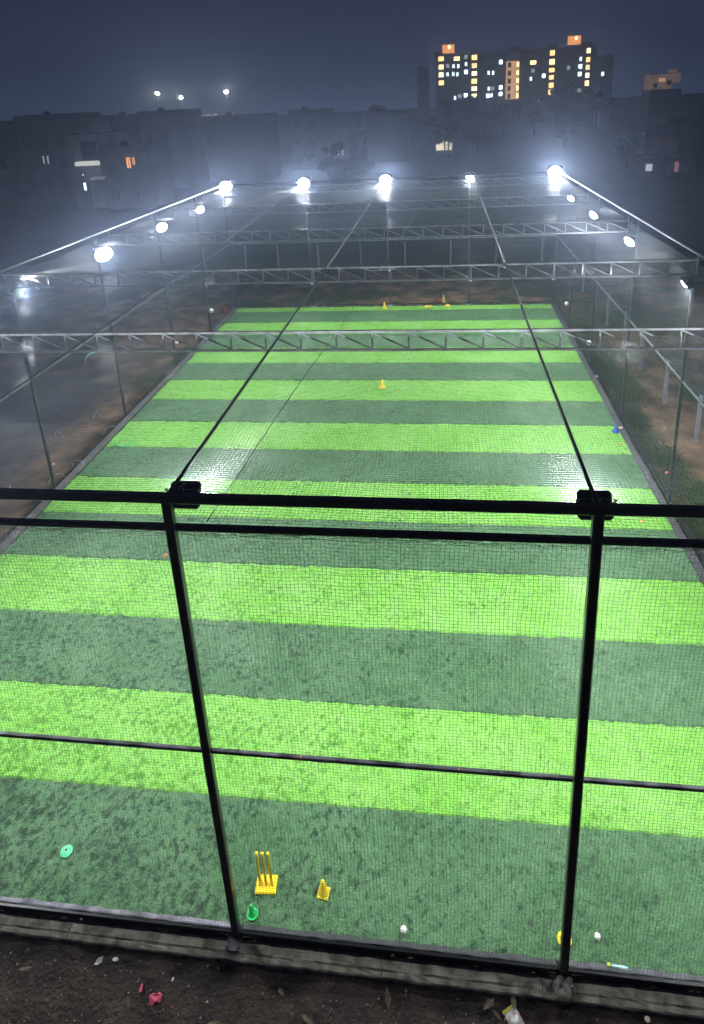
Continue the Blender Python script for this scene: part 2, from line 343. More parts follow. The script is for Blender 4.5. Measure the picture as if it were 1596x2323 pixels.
m = MB(); m.box((X1 + .14, 13.5, -.09), (.22, 31.2, .14)); m.build("side_kerb", kerbdark_m, kerb)
m = MB(); m.box((8.9, YF + .17, -.09), (18.4, .22, .14)); m.build("side_kerb", concrete_m, kerb)

# ------------------------------------------------------------------ steel cage
cage = empty("steel_cage", (X0, YN, 0)); cage_off = Vector((-X0, -YN, 0))
tag(cage, "tall black steel frame cage with overhead trusses standing round the green pitch", "cage")
def cpart(mb, name, m, parent=None, smooth=False):
    if parent is None: parent = cage
    o = mb.build(name, m, parent, smooth)
    if parent == cage: o.location = cage_off
    return o
for i, x in enumerate(NX):
    m = MB(); m.bar((x, YN, -.1), (x, YN, HT - .02), .107); cpart(m, "post", frame_m)
    m = MB(); m.bar((x, YF, -.1), (x, YF, HT), .08); cpart(m, "post", frame_m)
for x in (X0, X1):
    for y in SY:
        m = MB(); m.bar((x, y, -.1), (x, y, HT - .03), .08); cpart(m, "post", frame_m)
# near rails
segs = [(NX[i], NX[i + 1]) for i in range(4)]
m = MB(); m.bar((X0 - .1, YN, HT + .03), (X1 + .1, YN, HT + .03), .10); cpart(m, "top_rail", frame_m)
for a, b_ in segs:
    m = MB(); m.bar((a + .059, YN, 6.755), (b_ - .059, YN, 6.755), .07); cpart(m, "second_rail", frame_m)
    m = MB(); m.bar((a + .059, YN, 3.49), (b_ - .059, YN, 3.49), .052); cpart(m, "middle_rail", rail_m)
    m = MB(); m.bar((a + .059, YN, .055), (b_ - .059, YN, .055), .052); cpart(m, "bottom_rail", frame_m)
    m = MB(); m.bar((a + .042, YF, .06), (b_ - .042, YF, .06), .05); cpart(m, "bottom_rail", frame_m)
    m = MB(); m.bar((a + .042, YF, 3.78), (b_ - .042, YF, 3.78), .05); cpart(m, "middle_rail", truss_m)
m = MB(); m.bar((X0 - .05, YF, HT + .035), (X1 + .05, YF, HT + .035), .06); cpart(m, "top_rail", frame_m)
ys = [YN] + SY + [YF]
for x in (X0, X1):
    for a, b_ in zip(ys[:-1], ys[1:]):
        m = MB(); m.bar((x, a + .06, .05), (x, b_ - .06, .05), .05); cpart(m, "bottom_rail", frame_m)
        if not (x == X0 and a > 8 and a < 14 and False):
            m = MB(); m.bar((x, a + .06, 3.78), (x, b_ - .06, 3.78), .05); cpart(m, "middle_rail", truss_m)
    m = MB(); m.tube([(x, YN + .06, HT + .045), (x, 8.6, HT + .06), (x, YF - .04, HT + .035)], .031, 10); cpart(m, "top_rail", white_pipe, smooth=True)
# trusses
TZT, TZB = 7.02, 6.66
Ltr = X1 - X0
chord_me = MB().bar((0, 0, 0), (Ltr - .09, 0, 0), .05).build("chord", truss_m); chord_me.parent = cage; bpy.data.objects.remove(chord_me)
chord_me = bpy.data.meshes["chord"]
t_ = MB().bar((0, 0, 0), (0, 0, TZT - TZB - .05), .032).build("web", truss_m); vert_me = t_.data; bpy.data.objects.remove(t_)
NP = 27; PW = (Ltr - .09) / NP; dl = Vector((PW - .05, 0, -(TZT - TZB - .055)))
t_ = MB().bar((0, 0, 0), dl, .03, up=(0, 1, 0)).build("webd", truss_m); diag_me = t_.data; bpy.data.objects.remove(t_)
for ti, y in enumerate(TRY):
    tr = bpy.data.objects.new("truss", None); COL.objects.link(tr); tr.parent = cage; tr.location = Vector((X0 + .045, y, 0)) + cage_off
    zo = (.03, .03, -.08, -.08, -.02)[ti]
    inst("chord", chord_me, tr, (0, 0, TZT + zo)); inst("chord", chord_me, tr, (0, 0, TZB + zo))
    for k in range(NP + 1):
        inst("web_bar", vert_me, tr, (min(max(k * PW, .02), Ltr - .11), 0, TZB + zo + .025), (0, 0, 0))
        if k < NP: inst("web_bar", diag_me, tr, (k * PW + .025, 0, TZT + zo - .027))
    for x in (.02, Ltr - .11):
        inst("hanger", vert_me, tr, (x, 0, TZT + zo + .026), (0, 0, 0), (1, 1, max(.1, (HT + .01 - (TZT + zo + .026))) / (TZT - TZB - .05)))
for x in (10.12, 12.02):
    m = MB(); m.tube([(x, YN - .032, 3.49 - .03), (x + .004, YN - .033, 3.49), (x + .01, YN - .031, 3.522), (x + .012, YN, 3.524)], .007, 5); cpart(m, "wire_tie", orange_m)
# post foot plates
for i in (1, 2, 3):
    m = MB(); m.box((NX[i], -2.03, .026), (.20, .26, .02)); cpart(m, "base_plate", rail_m)
    m = MB()
    for dx in (-.08, .08):
        m.lathe([(.014, 0), (.014, .03), (.008, .034)], 6, (NX[i] + dx, -2.12, .036))
    cpart(m, "bolt", bracket_m)
for i in (1, 2, 3):
    m = MB(); m.box((NX[i], YF - .13, .02), (.34, .2, .03)); cpart(m, "base_plate", concrete_p)
def lump(name, c, r, m, seed, parent=None, n=12, flat=.6):
    q = random.Random(seed); mb = MB(); vs = []; fs = []
    rings = 6
    for i in range(rings + 1):
        ph = math.pi * i / rings
        for k in range(n):
            t = 2 * math.pi * k / n; rr = r * (1 + q.uniform(-.18, .18))
            vs.append((c[0] + rr * math.sin(ph) * math.cos(t), c[1] + rr * math.sin(ph) * math.sin(t), c[2] + rr * flat * math.cos(ph)))
    for i in range(rings):
        for k in range(n): fs.append((i * n + k, (i + 1) * n + k, (i + 1) * n + (k + 1) % n, i * n + (k + 1) % n))
    mb.add(vs, fs); return mb.build(name, m, parent, True)
o = lump("mortar_footing", (NX[3] - .03, -2.11, -.03), .16, concrete_m, 4, kerb, flat=.55)

# ------------------------------------------------------------------ skirting strips inside the cage foot
def skirting(name, x0, x1, m_, label, y0=-1.815, y1=-1.925, z0=.012, z1=.085):
    mb = MB(); n = int((x1 - x0) / .06); pts = []
    for i in range(n + 1):
        x = x0 + (x1 - x0) * i / n
        for j in range(4):
            t = j / 3; w = .016 * float(vnoise(x, j * .9, .18)) * (1 if j < 3 else .3)
            pts.append((x, y0 + (y1 - y0) * t + w, z0 + (z1 - z0) * t + .018 * float(vnoise(x + 5, j * 1.7, .13))))
    nf = len(pts)
    fs = [(i * 4 + j, i * 4 + j + 1, (i + 1) * 4 + j + 1, (i + 1) * 4 + j) for i in range(n) for j in range(3)]
    pts += [(x_, y_, z_ - .008) for x_, y_, z_ in pts[:nf]]
    fs += [tuple(nf + k for k in f[::-1]) for f in fs]
    mb.add(pts, fs); return tag(mb.build(name, m_, None, True), label, "edge strip", "rubber edge strips along the near foot of the cage")
skirting("edge_strip", NX[0] + .1, NX[1] - .08, skirt_dust, "dusty grey edge strip along the kerb in the leftmost bay, mostly out of view")
skirting("edge_strip", NX[1] + .08, NX[2] - .08, skirt_dust, "dusty lilac-grey edge strip at the foot of the net, left of the yellow stumps")
skirting("edge_strip", NX[2] + .08, NX[3] - .08, skirt_blk, "black edge strip at the foot of the net, between the two nearest posts")
skirting("edge_strip", NX[3] + .08, NX[4] - .1, skirt_dust if False else mat("skirting_mixed", (.10, .10, .115), .7, 0, col2=(.03, .03, .034), scale=5, bump=.008, bscale=14), "mottled dark edge strip at the foot of the net, right of the nearest right post")
for nm, x in (("left", X0 + .11), ("right", X1 - .11)):
    mb = MB(); n = 150; pts = []
    for i in range(n + 1):
        y = -1.7 + 30.4 * i / n; s = 1 if nm == "left" else -1
        for j in range(3): pts.append((x + s * (.09 - .08 * j) + .02 * float(vnoise(y, j, .4)), y, .015 + .05 * j + .01 * float(vnoise(y, j + 9, .3))))
    fs = [(i * 3 + j, i * 3 + j + 1, (i + 1) * 3 + j + 1, (i + 1) * 3 + j) for i in range(n) for j in range(2)]
    nf = len(pts); pts += [(a, b_, c - .008) for a, b_, c in pts]; fs += [tuple(nf + k for k in f[::-1]) for f in fs]
    mb.add(pts, fs); tag(mb.build("edge_strip", kerbdark_m if nm == "left" else skirt_blk, None, True), f"long edge strip running away along the {nm} side of the turf", "edge strip")

# ------------------------------------------------------------------ nets
def make_net(name, fn, U, V, du, dv, cell, r, m_, label, seg=.30, group="black nets hung on the cage"):
    """fn(u,v)->xyz arrays, strands every `cell`"""
    VV = []; FF = []; off = 0
    def strands(fixed, lo, hi, horiz):
        nonlocal off
        ns = max(2, int(round((hi - lo) / seg))) + 1; t = np.linspace(lo, hi, ns)
        A, B = np.meshgrid(t, fixed)  # rows: strands
        P = fn(A, B) if horiz else fn(B, A)  # (k,ns,3)
        e_ = 1e-2
        T = np.gradient(P, axis=1); T /= np.linalg.norm(T, axis=2, keepdims=True) + 1e-9
        ref = np.array([.31, .52, .79]); a = np.cross(T, ref); a /= np.linalg.norm(a, axis=2, keepdims=True); b2 = np.cross(T, a)
        k = P.shape[0]; ring = []
        for q in range(3):
            th = 2 * math.pi * q / 3; ring.append(P + r * (a * math.cos(th) + b2 * math.sin(th)))
        R = np.stack(ring, 2)  # k,ns,3,3
        VV.append(R.reshape(-1, 3)); idx = np.arange(k * ns * 3).reshape(k, ns, 3) + off; off += k * ns * 3
        for q in range(3):
            q2 = (q + 1) % 3
            FF.append(np.stack([idx[:, :-1, q], idx[:, :-1, q2], idx[:, 1:, q2], idx[:, 1:, q]], -1).reshape(-1, 4))
    strands(np.arange(V[0], V[1] + 1e-6, cell), U[0], U[1], True)
    strands(np.arange(U[0], U[1] + 1e-6, cell), V[0], V[1], False)
    me = fast_mesh(name, np.concatenate(VV), np.concatenate(FF), m_, False)
    o = bpy.data.objects.new(name, me); COL.objects.link(o); return tag(o, label, "net", group)
CELL = .046
def f_front(u, v):
    top = np.clip((v - 5.4) / 1.3, 0, 1)
    x = u + .020 * vnoise(u, v, .45) + .012 * vnoise(u + 9, v, .17) + top * .09 * vnoise(u, v + 3, .7)
    z = v + .018 * vnoise(u + 5, v, .4) + .03 * top * vnoise(u, v * 0, .33) - .03 * top * np.abs(np.sin(u * math.pi / .75)) * (v > 6.2)
    y = YN + .045 + .03 * vnoise(u, v, 1.1) + .05 * np.sin(np.clip(v / 6.7, 0, 1) * math.pi) + .05 * top * vnoise(u, v, .5)
    return np.stack([x, y, z], -1)
make_net("front_net", f_front, (X0, X1), (.04, 6.74), 0, 0, CELL, .0022, net_m, "black net filling the near face of the cage, in front of the stumps", .22)
def f_roof(u, v):
    yk = np.array([YN] + TRY + [YF]); d = np.min(np.abs(v[..., None] - yk), -1); sag = .10 * (1 - np.exp(-d / 1.2))
    xk = np.array(NX); dx = np.min(np.abs(u[..., None] - xk), -1); sag = sag * (.35 + .65 * (1 - np.exp(-dx / .8)))
    nearf = np.exp(-(v - YN) / .8)
    z = 6.93 - sag * 1.3 + .05 * vnoise(u, v, 1.3) + .02 * vnoise(u, v, .4) - .14 * nearf
    return np.stack([u + .03 * vnoise(u, v + 3, 1.1) + .015 * vnoise(u, v, .3), v + .03 * vnoise(u + 7, v, .9) + .012 * vnoise(u, v + 8, .25), z], -1)
make_net("roof_net", f_roof, (X0, X1), (YN + .04, YF), 0, 0, CELL, .0022, net_m, "black net stretched flat over the top of the whole cage", .45)
def f_side(xp):
    return lambda u, v: np.stack([xp + .06 * vnoise(u, v, 1.4) + .03 * vnoise(u, v, .5) + .05 * np.sin(v / 7.0 * math.pi), u + .02 * vnoise(u, v + 2, .5), v + .02 * vnoise(u + 4, v, .5)], -1)
make_net("side_net", f_side(X0 + .02), (YN + .05, YF), (.04, 6.95), 0, 0, CELL, .0016, net_mid, "black net down the long left side of the cage", .45)
make_net("side_net", f_side(X1 - .06), (YN + .05, YF), (.04, 6.95), 0, 0, CELL, .0016, net_mid, "black net down the long right side of the cage", .45)
def f_back(u, v): return np.stack([u + .02 * vnoise(u, v, .5), YF - .05 + .05 * vnoise(u, v, 1.3), v + .02 * vnoise(u + 3, v, .5)], -1)
make_net("back_net", f_back, (X0, X1), (.04, 6.95), 0, 0, CELL, .0016, net_mid, "black net closing the far end of the cage", .5)
# gathered net hem under the second rail
mb = MB()
for k in range(7):
    n = 420; ph = k * 7.3; pts = [(X0 + .1 + (X1 - X0 - .2) * i / n, YN + .05 + .02 * float(vnoise(i * .05 + ph, k, .2)), 6.70 - .012 * k + .05 * float(vnoise(i * .043 + ph, k, .11)) - .02 * abs(math.sin(i * .21 + k))) for i in range(n + 1)]
    mb.tube(pts, .0022, 3, False)
tag(mb.build("net_hem", net_m), "bunched slack hem of the near net tied under the second rail", "net hem")
# rope seam over the roof net
mb = MB(); pts = [(9.33 + .004 * 0, -1.9, 6.80)] + [(9.35 + .085 * (y + 1.9) - .0005 * y * y, y, 6.88 + .03 * math.sin(y)) for y in np.linspace(-1.5, 28, 40)]
mb.tube(pts, .006, 5); tag(mb.build("net_rope", net_m, None, True), "thin dark rope seam wandering up the middle of the roof net", "rope")
mb = MB(); mb.tube([(9.9 + (13.1 - 9.9) * t, 28.3 - 4.1 * t, 6.84 + .03 * math.sin(9 * t)) for t in np.linspace(0, 1, 14)], .006, 5); tag(mb.build("net_rope", net_m, None, True), "thin dark rope slanting across the far end of the roof net", "rope")

# ------------------------------------------------------------------ steel cables over the roof
for i, lab in ((1, "faint dark cable running over the roof above the left third of the turf"), (2, "dark cable running from the nearest left post to the far middle floodlight"), (3, "dark cable running from the nearest right post to the fourth far floodlight")):
    x = NX[i] + (.9 if i == 1 else 0); xe = NX[i] + (0 if i != 3 else .2)
    pts = [(x + (xe - x) * t, YN + .05 + (YF - YN - .1) * t, 7.13 - .10 * math.sin(math.pi * t)) for t in np.linspace(0, 1, 30)]
    mb = MB(); mb.tube(pts, .023 if i != 1 else .011, 7); tag(mb.build("steel_cable", cable_m, None, True), lab, "cable", "cables over the roof net")

# ------------------------------------------------------------------ floodlights
def make_flood():
    t = empty("floodlight")
    mb = MB(); w, h, d = .19, .165, .035; c = .035
    def ring(s, y): return [((-w + c) * s, y, -h * s), ((w - c) * s, y, -h * s), (w * s, y, (-h + c) * s), (w * s, y, (h - c) * s), ((w - c) * s, y, h * s), ((-w + c) * s, y, h * s), (-w * s, y, (h - c) * s), (-w * s, y, (-h + c) * s)]
    rs = [ring(.86, -.05), ring(.97, -.035), ring(1, -.02), ring(1, .02), ring(.95, .028), ring(.88, .026), ring(.86, .012)]
    vs = [v for r in rs for v in r]; fs = [(k * 8 + i, k * 8 + (i + 1) % 8, (k + 1) * 8 + (i + 1) % 8, (k + 1) * 8 + i) for k in range(6) for i in range(8)]
    fs += [tuple(range(8))[::-1], tuple(48 + i for i in range(8))]; mb.add(vs, fs); mb.build("housing", housing_m, t)
    mb = MB()
    for k in range(9): mb.box((-.12 + .03 * k, -.066, 0), (.006, .034, .25))
    mb.build("cooling_fins", housing_m, t)
    mb = MB(); mb.box((0, -.10, -.02), (.12, .045, .09)); mb.build("driver_box", housing_m, t)
    mb = MB(); mb.lathe([(.155, .020), (.155, .030), (.145, .055), (.11, .085), (.06, .104), (.015, .110), (.001, .110)], 20, (0, 0, 0), Matrix(((1, 0, 0), (0, 0, 1), (0, -1, 0)))); mb.build("lens", bloom_lens_m, t, True)  # glowing dome shaped to stand in for the bloom round a lit lamp
    mb = MB()
    for s in (-1, 1): mb.bar((s * .20, 0, 0), (s * .20, -.15, .06), .008, .035, up=(1, 0, 0))
    mb.bar((-.204, -.15, .06), (.204, -.15, .06), .035, .008); mb.bar((-.03, -.16, .06), (.0, -.075, .13), .012, .03); mb.bar((.03, -.16, .04), (.0, -.075, .13), .012, .03); mb.build("bracket", bracket_m, t)
    return t
proto = make_flood()
def light_data(p):
    l = bpy.data.lights.new("lamp_light", 'AREA'); l.shape = 'RECTANGLE'; l.size = .30; l.size_y = .26; l.energy = p; l.color = (.92, .96, 1.0); return l
LD = {}
def flood(x, y, z, az, tilt, p, label, group, on=True, first=[True], s=1.0):
    if first[0]: o = proto; first[0] = False
    else: o = copy_tree(proto)
    o.location = (x, y, z); o.rotation_euler = (-math.radians(tilt), 0, math.radians(az)); o.scale = (s, s, s); tag(o, label, "floodlight", group)
    if on and p:
        if p not in LD: LD[p] = light_data(p)
        L_ = bpy.data.objects.new("lamp_light", LD[p]); COL.objects.link(L_); L_.parent = o; L_.location = (0, .125, 0); L_.rotation_euler = (math.radians(90), 0, 0); L_.rotation_euler = (-math.radians(-90), 0, math.radians(0))
        L_.rotation_euler = Vector((0, 1, 0)).to_track_quat('-Z', 'Z').to_euler()
    else:
        for k in kids(o):
            if k.name.startswith("lens"): k.data = k.data.copy(); k.data.materials[0] = glassoff_m
    return o
P = LAMP_P
gf = "floodlights along the far end of the cage"; gl = "floodlights down the left side of the cage"; gr = "floodlights down the right side of the cage"; gn = "floodlights on the near posts"
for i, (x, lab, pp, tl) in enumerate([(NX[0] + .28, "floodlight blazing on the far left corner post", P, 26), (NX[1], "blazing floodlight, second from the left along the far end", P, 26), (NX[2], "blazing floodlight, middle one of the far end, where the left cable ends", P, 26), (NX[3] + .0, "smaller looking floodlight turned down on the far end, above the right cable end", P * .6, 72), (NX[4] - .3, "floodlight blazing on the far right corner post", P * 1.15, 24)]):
    flood(x, YF - .2, HT - .02 + (.12 if i == 4 else .04), 180, tl, pp, lab, gf, s=(1.9, 1.9, 1.9, 1.15, 2.0)[i])  # far lamps enlarged to the spread of their bloom
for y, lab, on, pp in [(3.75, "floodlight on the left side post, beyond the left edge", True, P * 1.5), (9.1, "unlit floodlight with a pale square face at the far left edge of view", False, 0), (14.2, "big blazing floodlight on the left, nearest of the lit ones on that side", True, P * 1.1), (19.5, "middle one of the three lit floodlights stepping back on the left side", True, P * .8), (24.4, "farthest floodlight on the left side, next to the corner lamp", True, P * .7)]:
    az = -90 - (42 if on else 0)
    flood(X0 + .2, y, 6.48, az, 28 if on else 6, pp, lab, gl, on, s={3.75: 1.2, 9.1: 1.2, 14.2: 1.9, 19.5: 1.45, 24.4: 1.35}[y])  # sizes of the lit left lamps follow their bloom
for y, lab in [(3.75, "floodlight on the right side post, beyond the right edge"), (9.1, "dark backed floodlight at the right edge of view whitening its post"), (14.2, "oval looking floodlight on the right side, nearest fully visible one"), (19.5, "oval looking floodlight on the right side, middle one"), (24.4, "small dim looking floodlight on the right side just before the corner lamp")]:
    flood(X1 - .2, y, 6.44, 90 + (22 if y > 10 else 0), 36, P * .7, lab, gr, s=1.15) if y != 9.1 else flood(X1 - .12, y, 6.44, 52, 42, P * .6, lab, gr, s=1.15)
for i, lab in ((0, "floodlight on the near left corner post, out of view"), (1, "floodlight on the near face, left of the frame edge"), (2, "dark square back of the floodlight on the nearest left post"), (3, "dark square back of the floodlight on the nearest right post"), (4, "floodlight on the near right corner post, out of view")):
    flood(NX[i] + (.07 if i == 2 else .04), YN + .33, 6.95, 0, 34, P * (.45, .6, .85, 1.1, 1.5)[i], lab, gn, s=.93)

# ------------------------------------------------------------------ small things tied to the posts
def ball(name, c, r, m_, label, cat="ball", group=None):
    mb = MB(); mb.lathe([(max(.001, r * math.sin(math.pi * i / 8)), -r * math.cos(math.pi * i / 8)) for i in range(9)], 12, (0, 0, 0))
    o = mb.build(name, m_, None, True); o.location = c; return tag(o, label, cat, group)
gb = "small balls caught in the net beside the posts"
ball("white_ball", (X0 + .14, 24.4, 1.2), .12, white_m, "white ball beside a left side post, near the red cone", group=gb)
ball("white_ball", (X0 + .14, 19.5, 1.2), .085, white_m, "white ball by a left side post, seen through the nearest truss", group=gb)
ball("red_ball", (X0 + .12, 9.1, .95), .045, pinkpale_m, "pale red ball tied to the post at the lower left side", group=gb)
ball("pink_ball", (X1 - .13, 9.1, 1.05), .045, pink_m, "pink ball tied to the post at the lower right side", group=gb)
ball("white_ball", (NX[1], YF - .16, 1.45), .10, white_m, "white ball at the second post of the far end", group=gb)
ball("white_ball", (NX[2] - .03, YF - .16, 1.50), .06, white_m, "small white ball at the middle post of the far end", group=gb)
ball("white_ball", (NX[3] - .08, YF - .16, 1.52), .10, white_m, "left ball of the pair at the fourth post of the far end", group=gb)
ball("white_ball", (NX[3] + .10, YF - .17, 1.46), .10, white_m, "right ball of the pair at the fourth post of the far end", group=gb)
ball("white_ball", (X1 - .1, YF - .16, 1.42), .09, white_m, "white ball at the far right corner post", group=gb)
ball("white_ball", (X1 - .18, 24.3, 1.35), .10, white_m, "white ball by the right side, left of the second side post", group=gb)
ball("white_ball", (X1 - .1, 19.4, 1.1), .11, white_m, "white ball on the right side behind the nearest truss", group=gb)
ball("white_ball", (X1 - .02, 18.0, .18), .055, white_m, "tiny white ball on the right edge of the turf below the truss", group=gb)

# ------------------------------------------------------------------ stumps and cones
st = empty("cricket_stumps", (9.205, -1.30, .01), (0, 0, math.radians(4)))
tag(st, "yellow plastic cricket stumps on a square spring base near the left post", "cricket stumps")
mb = MB(); w, h = .155, .13
mb.add([(-w, -h, 0), (w, -h, 0), (w, h, 0), (-w, h, 0), (-w, -h, .03), (w, -h, .03), (w, h, .03), (-w, h, .03), (-w + .015, -h + .015, .045), (w - .015, -h + .015, .045), (w - .015, h - .015, .045), (-w + .015, h - .015, .045)],
       [(3, 2, 1, 0)] + [(i, (i + 1) % 4, 4 + (i + 1) % 4, 4 + i) for i in range(4)] + [(4 + i, 4 + (i + 1) % 4, 8 + (i + 1) % 4, 8 + i) for i in range(4)] + [(8, 9, 10, 11)])
mb.build("base", yellow_m, st)
for dx in (-.085, 0, .085):
    mb = MB(); mb.lathe([(.022, .04), (.022, .69), (.024, .70), (.024, .725), (.012, .738), (.002, .74)], 12, (dx, -.02, 0)); mb.build("stump", yellow_m, st, True)
def cone(loc, m_, label, h=.23, r=.075, base=.11, rotz=0, square=True, tilt=(0, 0), group=None, cat="cone", name="marker_cone"):
    t = empty(name, loc, (tilt[0], tilt[1], rotz)); tag(t, label, cat, group)
    mb = MB()
    if square:
        mb.add([(-base, -base, 0), (base, -base, 0), (base, base, 0), (-base, base, 0), (-base, -base, .012), (base, -base, .012), (base, base, .012), (-base, base, .012)], [(3, 2, 1, 0), (4, 5, 6, 7)] + [(i, (i + 1) % 4, 4 + (i + 1) % 4, 4 + i) for i in range(4)])
    else: mb.lathe([(base, 0), (base, .008), (base * .95, .014)], 20)
    mb.build("base", m_, t)
    mb = MB(); mb.lathe([(r, .013), (r * .9, .03), (r * .34, h * .93), (r * .28, h), (r * .12, h + .002)], 18); mb.build("body", m_, t, True)
    return t
gc = "marker cones lying about the pitch"
cone((10.075, -1.32, .01), yellow_m, "yellow square based cone standing right of the stumps", rotz=math.radians(-6), base=.085, group=gc, h=.27)
cone((9.095, -1.70, .03), green_m, "bright green round based cone by the foot of the nearest left post", h=.2, r=.06, base=.085, square=False, group=gc)
cone((13.47, -1.58, .02), yellow_m, "yellow round based cone half hidden behind the nearest right post", h=.14, r=.06, base=.10, square=False, group=gc)
cone((9.44, 17.2, .01), yellow_m, "lone yellow cone standing in the middle of the pitch", h=.34, r=.10, base=.13, group=gc)
cone((8.66, 28.32, .01), yellow_m, "yellow cone standing at the far end just left of the middle post", h=.36, r=.12, base=.14, group=gc)
cone((10.95, 28.1, .10), yellow_m, "yellow cone lying on its side near the far end", h=.4, r=.11, base=.13, tilt=(0, math.radians(80)), square=False, group=gc)
cone((12.2, 28.62, .01), yellow_m, "low yellow disc cone on the far edge of the turf", h=.12, r=.13, base=.18, square=False, group=gc)
cone((11.98, 29.5, GZ + .1), yellowpale_m, "pale yellow cone outside the far end of the cage beside a red thing", h=.42, r=.12, base=.14, group=gc)
ball("red_ball", (11.72, 29.5, .1), .13, red_m, "dull red ball outside the far end beside the pale cone", group=gb)
cone((-.55, 28.0, GZ + .02), red_m, "small red cone standing outside the far left corner", h=.42, r=.11, base=.13, group=gc)
cone((17.72, 13.55, .01), blue_m, "blue cone at the right edge of the turf", h=.28, r=.10, base=.12, group=gc)
mb = MB(); mb.box((0, 0, .03), (.16, .12, .05)); mb.box((.03, .02, .062), (.09, .07, .012), Matrix.Rotation(.4, 3, 'Z')); o = mb.build("cardboard_scrap", beige_m); o.location = (17.93, 13.7, .03); o.rotation_euler = (0, .1, .5); tag(o, "beige crumpled scrap behind the blue cone", "scrap")
t = empty("marker_disc", (5.89, -1.12, .012), (0, 0, .5)); tag(t, "mint green saucer marker lying on the dark turf at the lower left", "marker disc")
mb = MB(); mb.lathe([(.10, 0), (.10, .006), (.088, .012), (.055, .034), (.030, .038), (.022, .036)], 24); mb.build("saucer", mint_m, t, True)
mb = MB(); mb.lathe([(.022, .0365), (.016, .0372), (.004, .0372)], 12); mb.build("hole_rim", skirt_blk, t)
def cup(loc, rot, m1, m2, label, r=.028, l=.09, cat="shuttlecock"):
    t = empty("shuttlecock", loc, rot); tag(t, label, cat, "shuttlecocks on the turf by the near net")
    mb = MB(); mb.lathe([(r * .5, 0), (r * .62, l * .15), (r * 1.1, l * .9), (r * 1.15, l)], 14); mb.build("skirt", m1, t, True)
    mb = MB(); mb.lathe([(.002, -.022), (r * .4, -.018), (r * .55, -.004), (r * .5, .003)], 12); mb.build("cork", m2, t, True)
cup((11.27, -1.70, .03), (math.radians(20), .1, 0), white_m, pinkpale_m, "white shuttlecock near the net between the two nearest posts", .04, .11)
cup((13.915, -1.53, .03), (math.radians(14), -.1, 0), white_m, pinkpale_m, "white shuttlecock near the net right of the nearest right post", .036, .09)
t = empty("drink_bottle", (14.03, -1.83, .04), (0, math.radians(88), math.radians(-6))); tag(t, "clear bottle with lime cap lying against the edge strip on the right", "bottle"); t.scale = (.72, .72, .82)
mb = MB(); mb.lathe([(.020, 0), (.030, .02), (.030, .15), (.032, .17), (.030, .24), (.02, .25)], 14); mb.build("body", mat("bottle_label_white", (.6, .66, .66), .3, 0, col2=(.15, .5, .5), scale=14), t, True)
mb = MB(); mb.lathe([(.034, -.07), (.036, -.02), (.03, -.004)], 14); mb.build("cap", lime_m, t, True)
# orange bits on the turf
for i, (x, y, lab) in enumerate([(17.15, 8.3, "orange scrap on the lime strip by the right turf edge"), (4.6, 6.15, "orange scrap on the dark strip at the left behind the rail"), (17.6, 12.6, "orange scrap near the blue cone")]):
    mb = MB(); mb.add([(-.05, -.03, .015), (.04, -.045, .02), (.055, .03, .05), (-.01, .05, .02), (-.05, -.03, .007), (.04, -.045, .012), (.055, .03, .042), (-.01, .05, .012)], [(0, 1, 2, 3), (7, 6, 5, 4), (0, 4, 5, 1), (1, 5, 6, 2), (2, 6, 7, 3), (3, 7, 4, 0)])
    o = mb.build("plastic_scrap", orange_m); o.location = (x, y, .01); o.rotation_euler = (0, 0, i); tag(o, lab, "scrap")

# threads and strings at the left
def thread(pts, m_, r, label, group="loose threads hanging at the left net"):
    ps = [Vector(p) for p in pts]; out = []
    for i in range(len(ps) - 1):
        p0 = ps[max(i - 1, 0)]; p1 = ps[i]; p2 = ps[i + 1]; p3 = ps[min(i + 2, len(ps) - 1)]
        for k in range(6):
            t = k / 6; out.append(.5 * ((2 * p1) + (p2 - p0) * t + (2 * p0 - 5 * p1 + 4 * p2 - p3) * t * t + (3 * p1 - p0 - 3 * p2 + p3) * t ** 3))
    out.append(ps[-1]); o0 = out[0]; mb = MB(); mb.tube([p - o0 for p in out], r, 5); o = mb.build("loose_thread", m_, None, True); o.location = o0; return tag(o, label, "thread", group)
thread([(-.1, 11.9, 3.16), (-.1, 12.0, 3.34), (-.08, 12.15, 3.40), (-.1, 12.5, 3.36), (-.1, 12.7, 3.34), (-.1, 12.55, 3.30)], teal_m, .012, "teal cord end hanging below the left middle rail")
thread([(.15, 12.3, .04), (.4, 12.0, .03), (.9, 12.05, .02), (1.0, 12.3, .04), (.6, 12.45, .05), (.3, 12.3, .04), (.7, 11.9, .03), (1.15, 12.1, .03)], mint_m, .012, "pale green cord coiled on the left edge of the turf", None)
for i, (y, x, a) in enumerate([(14.9, -.7, .5), (15.7, -.95, 1.9), (12.9, -.55, .9), (14.2, -1.6, 1.2), (10.6, -.5, .2), (9.5, -.7, 1.0), (8.9, -1.6, 2.2), (12.6, -1.9, 2.9), (7.1, -.6, .6)]):
    c, s_ = math.cos(a), math.sin(a); h = .25 + .1 * (i % 3)
    thread([(x, y, GZ + .08), (x + .15 * c, y + .15 * s_, GZ + .3), (x + h * c, y + h * s_, GZ + .28), (x + (h + .1) * c, y + (h + .1) * s_, GZ + .08)], thread_m, .009, ["pale thread arched over the ground on the left, farthest one", "pale curl of thread on the left ground by the side post", "short pale thread by the left kerb above the coiled cord", "pale thread on the left yard well clear of the kerb", "pale thread by the left kerb halfway down", "pale thread just below halfway down the left kerb", "pale thread on the left yard near the frame edge", "pale thread lying among the left yard dirt", "pale thread at the lowest left, near the red ball post"][i])

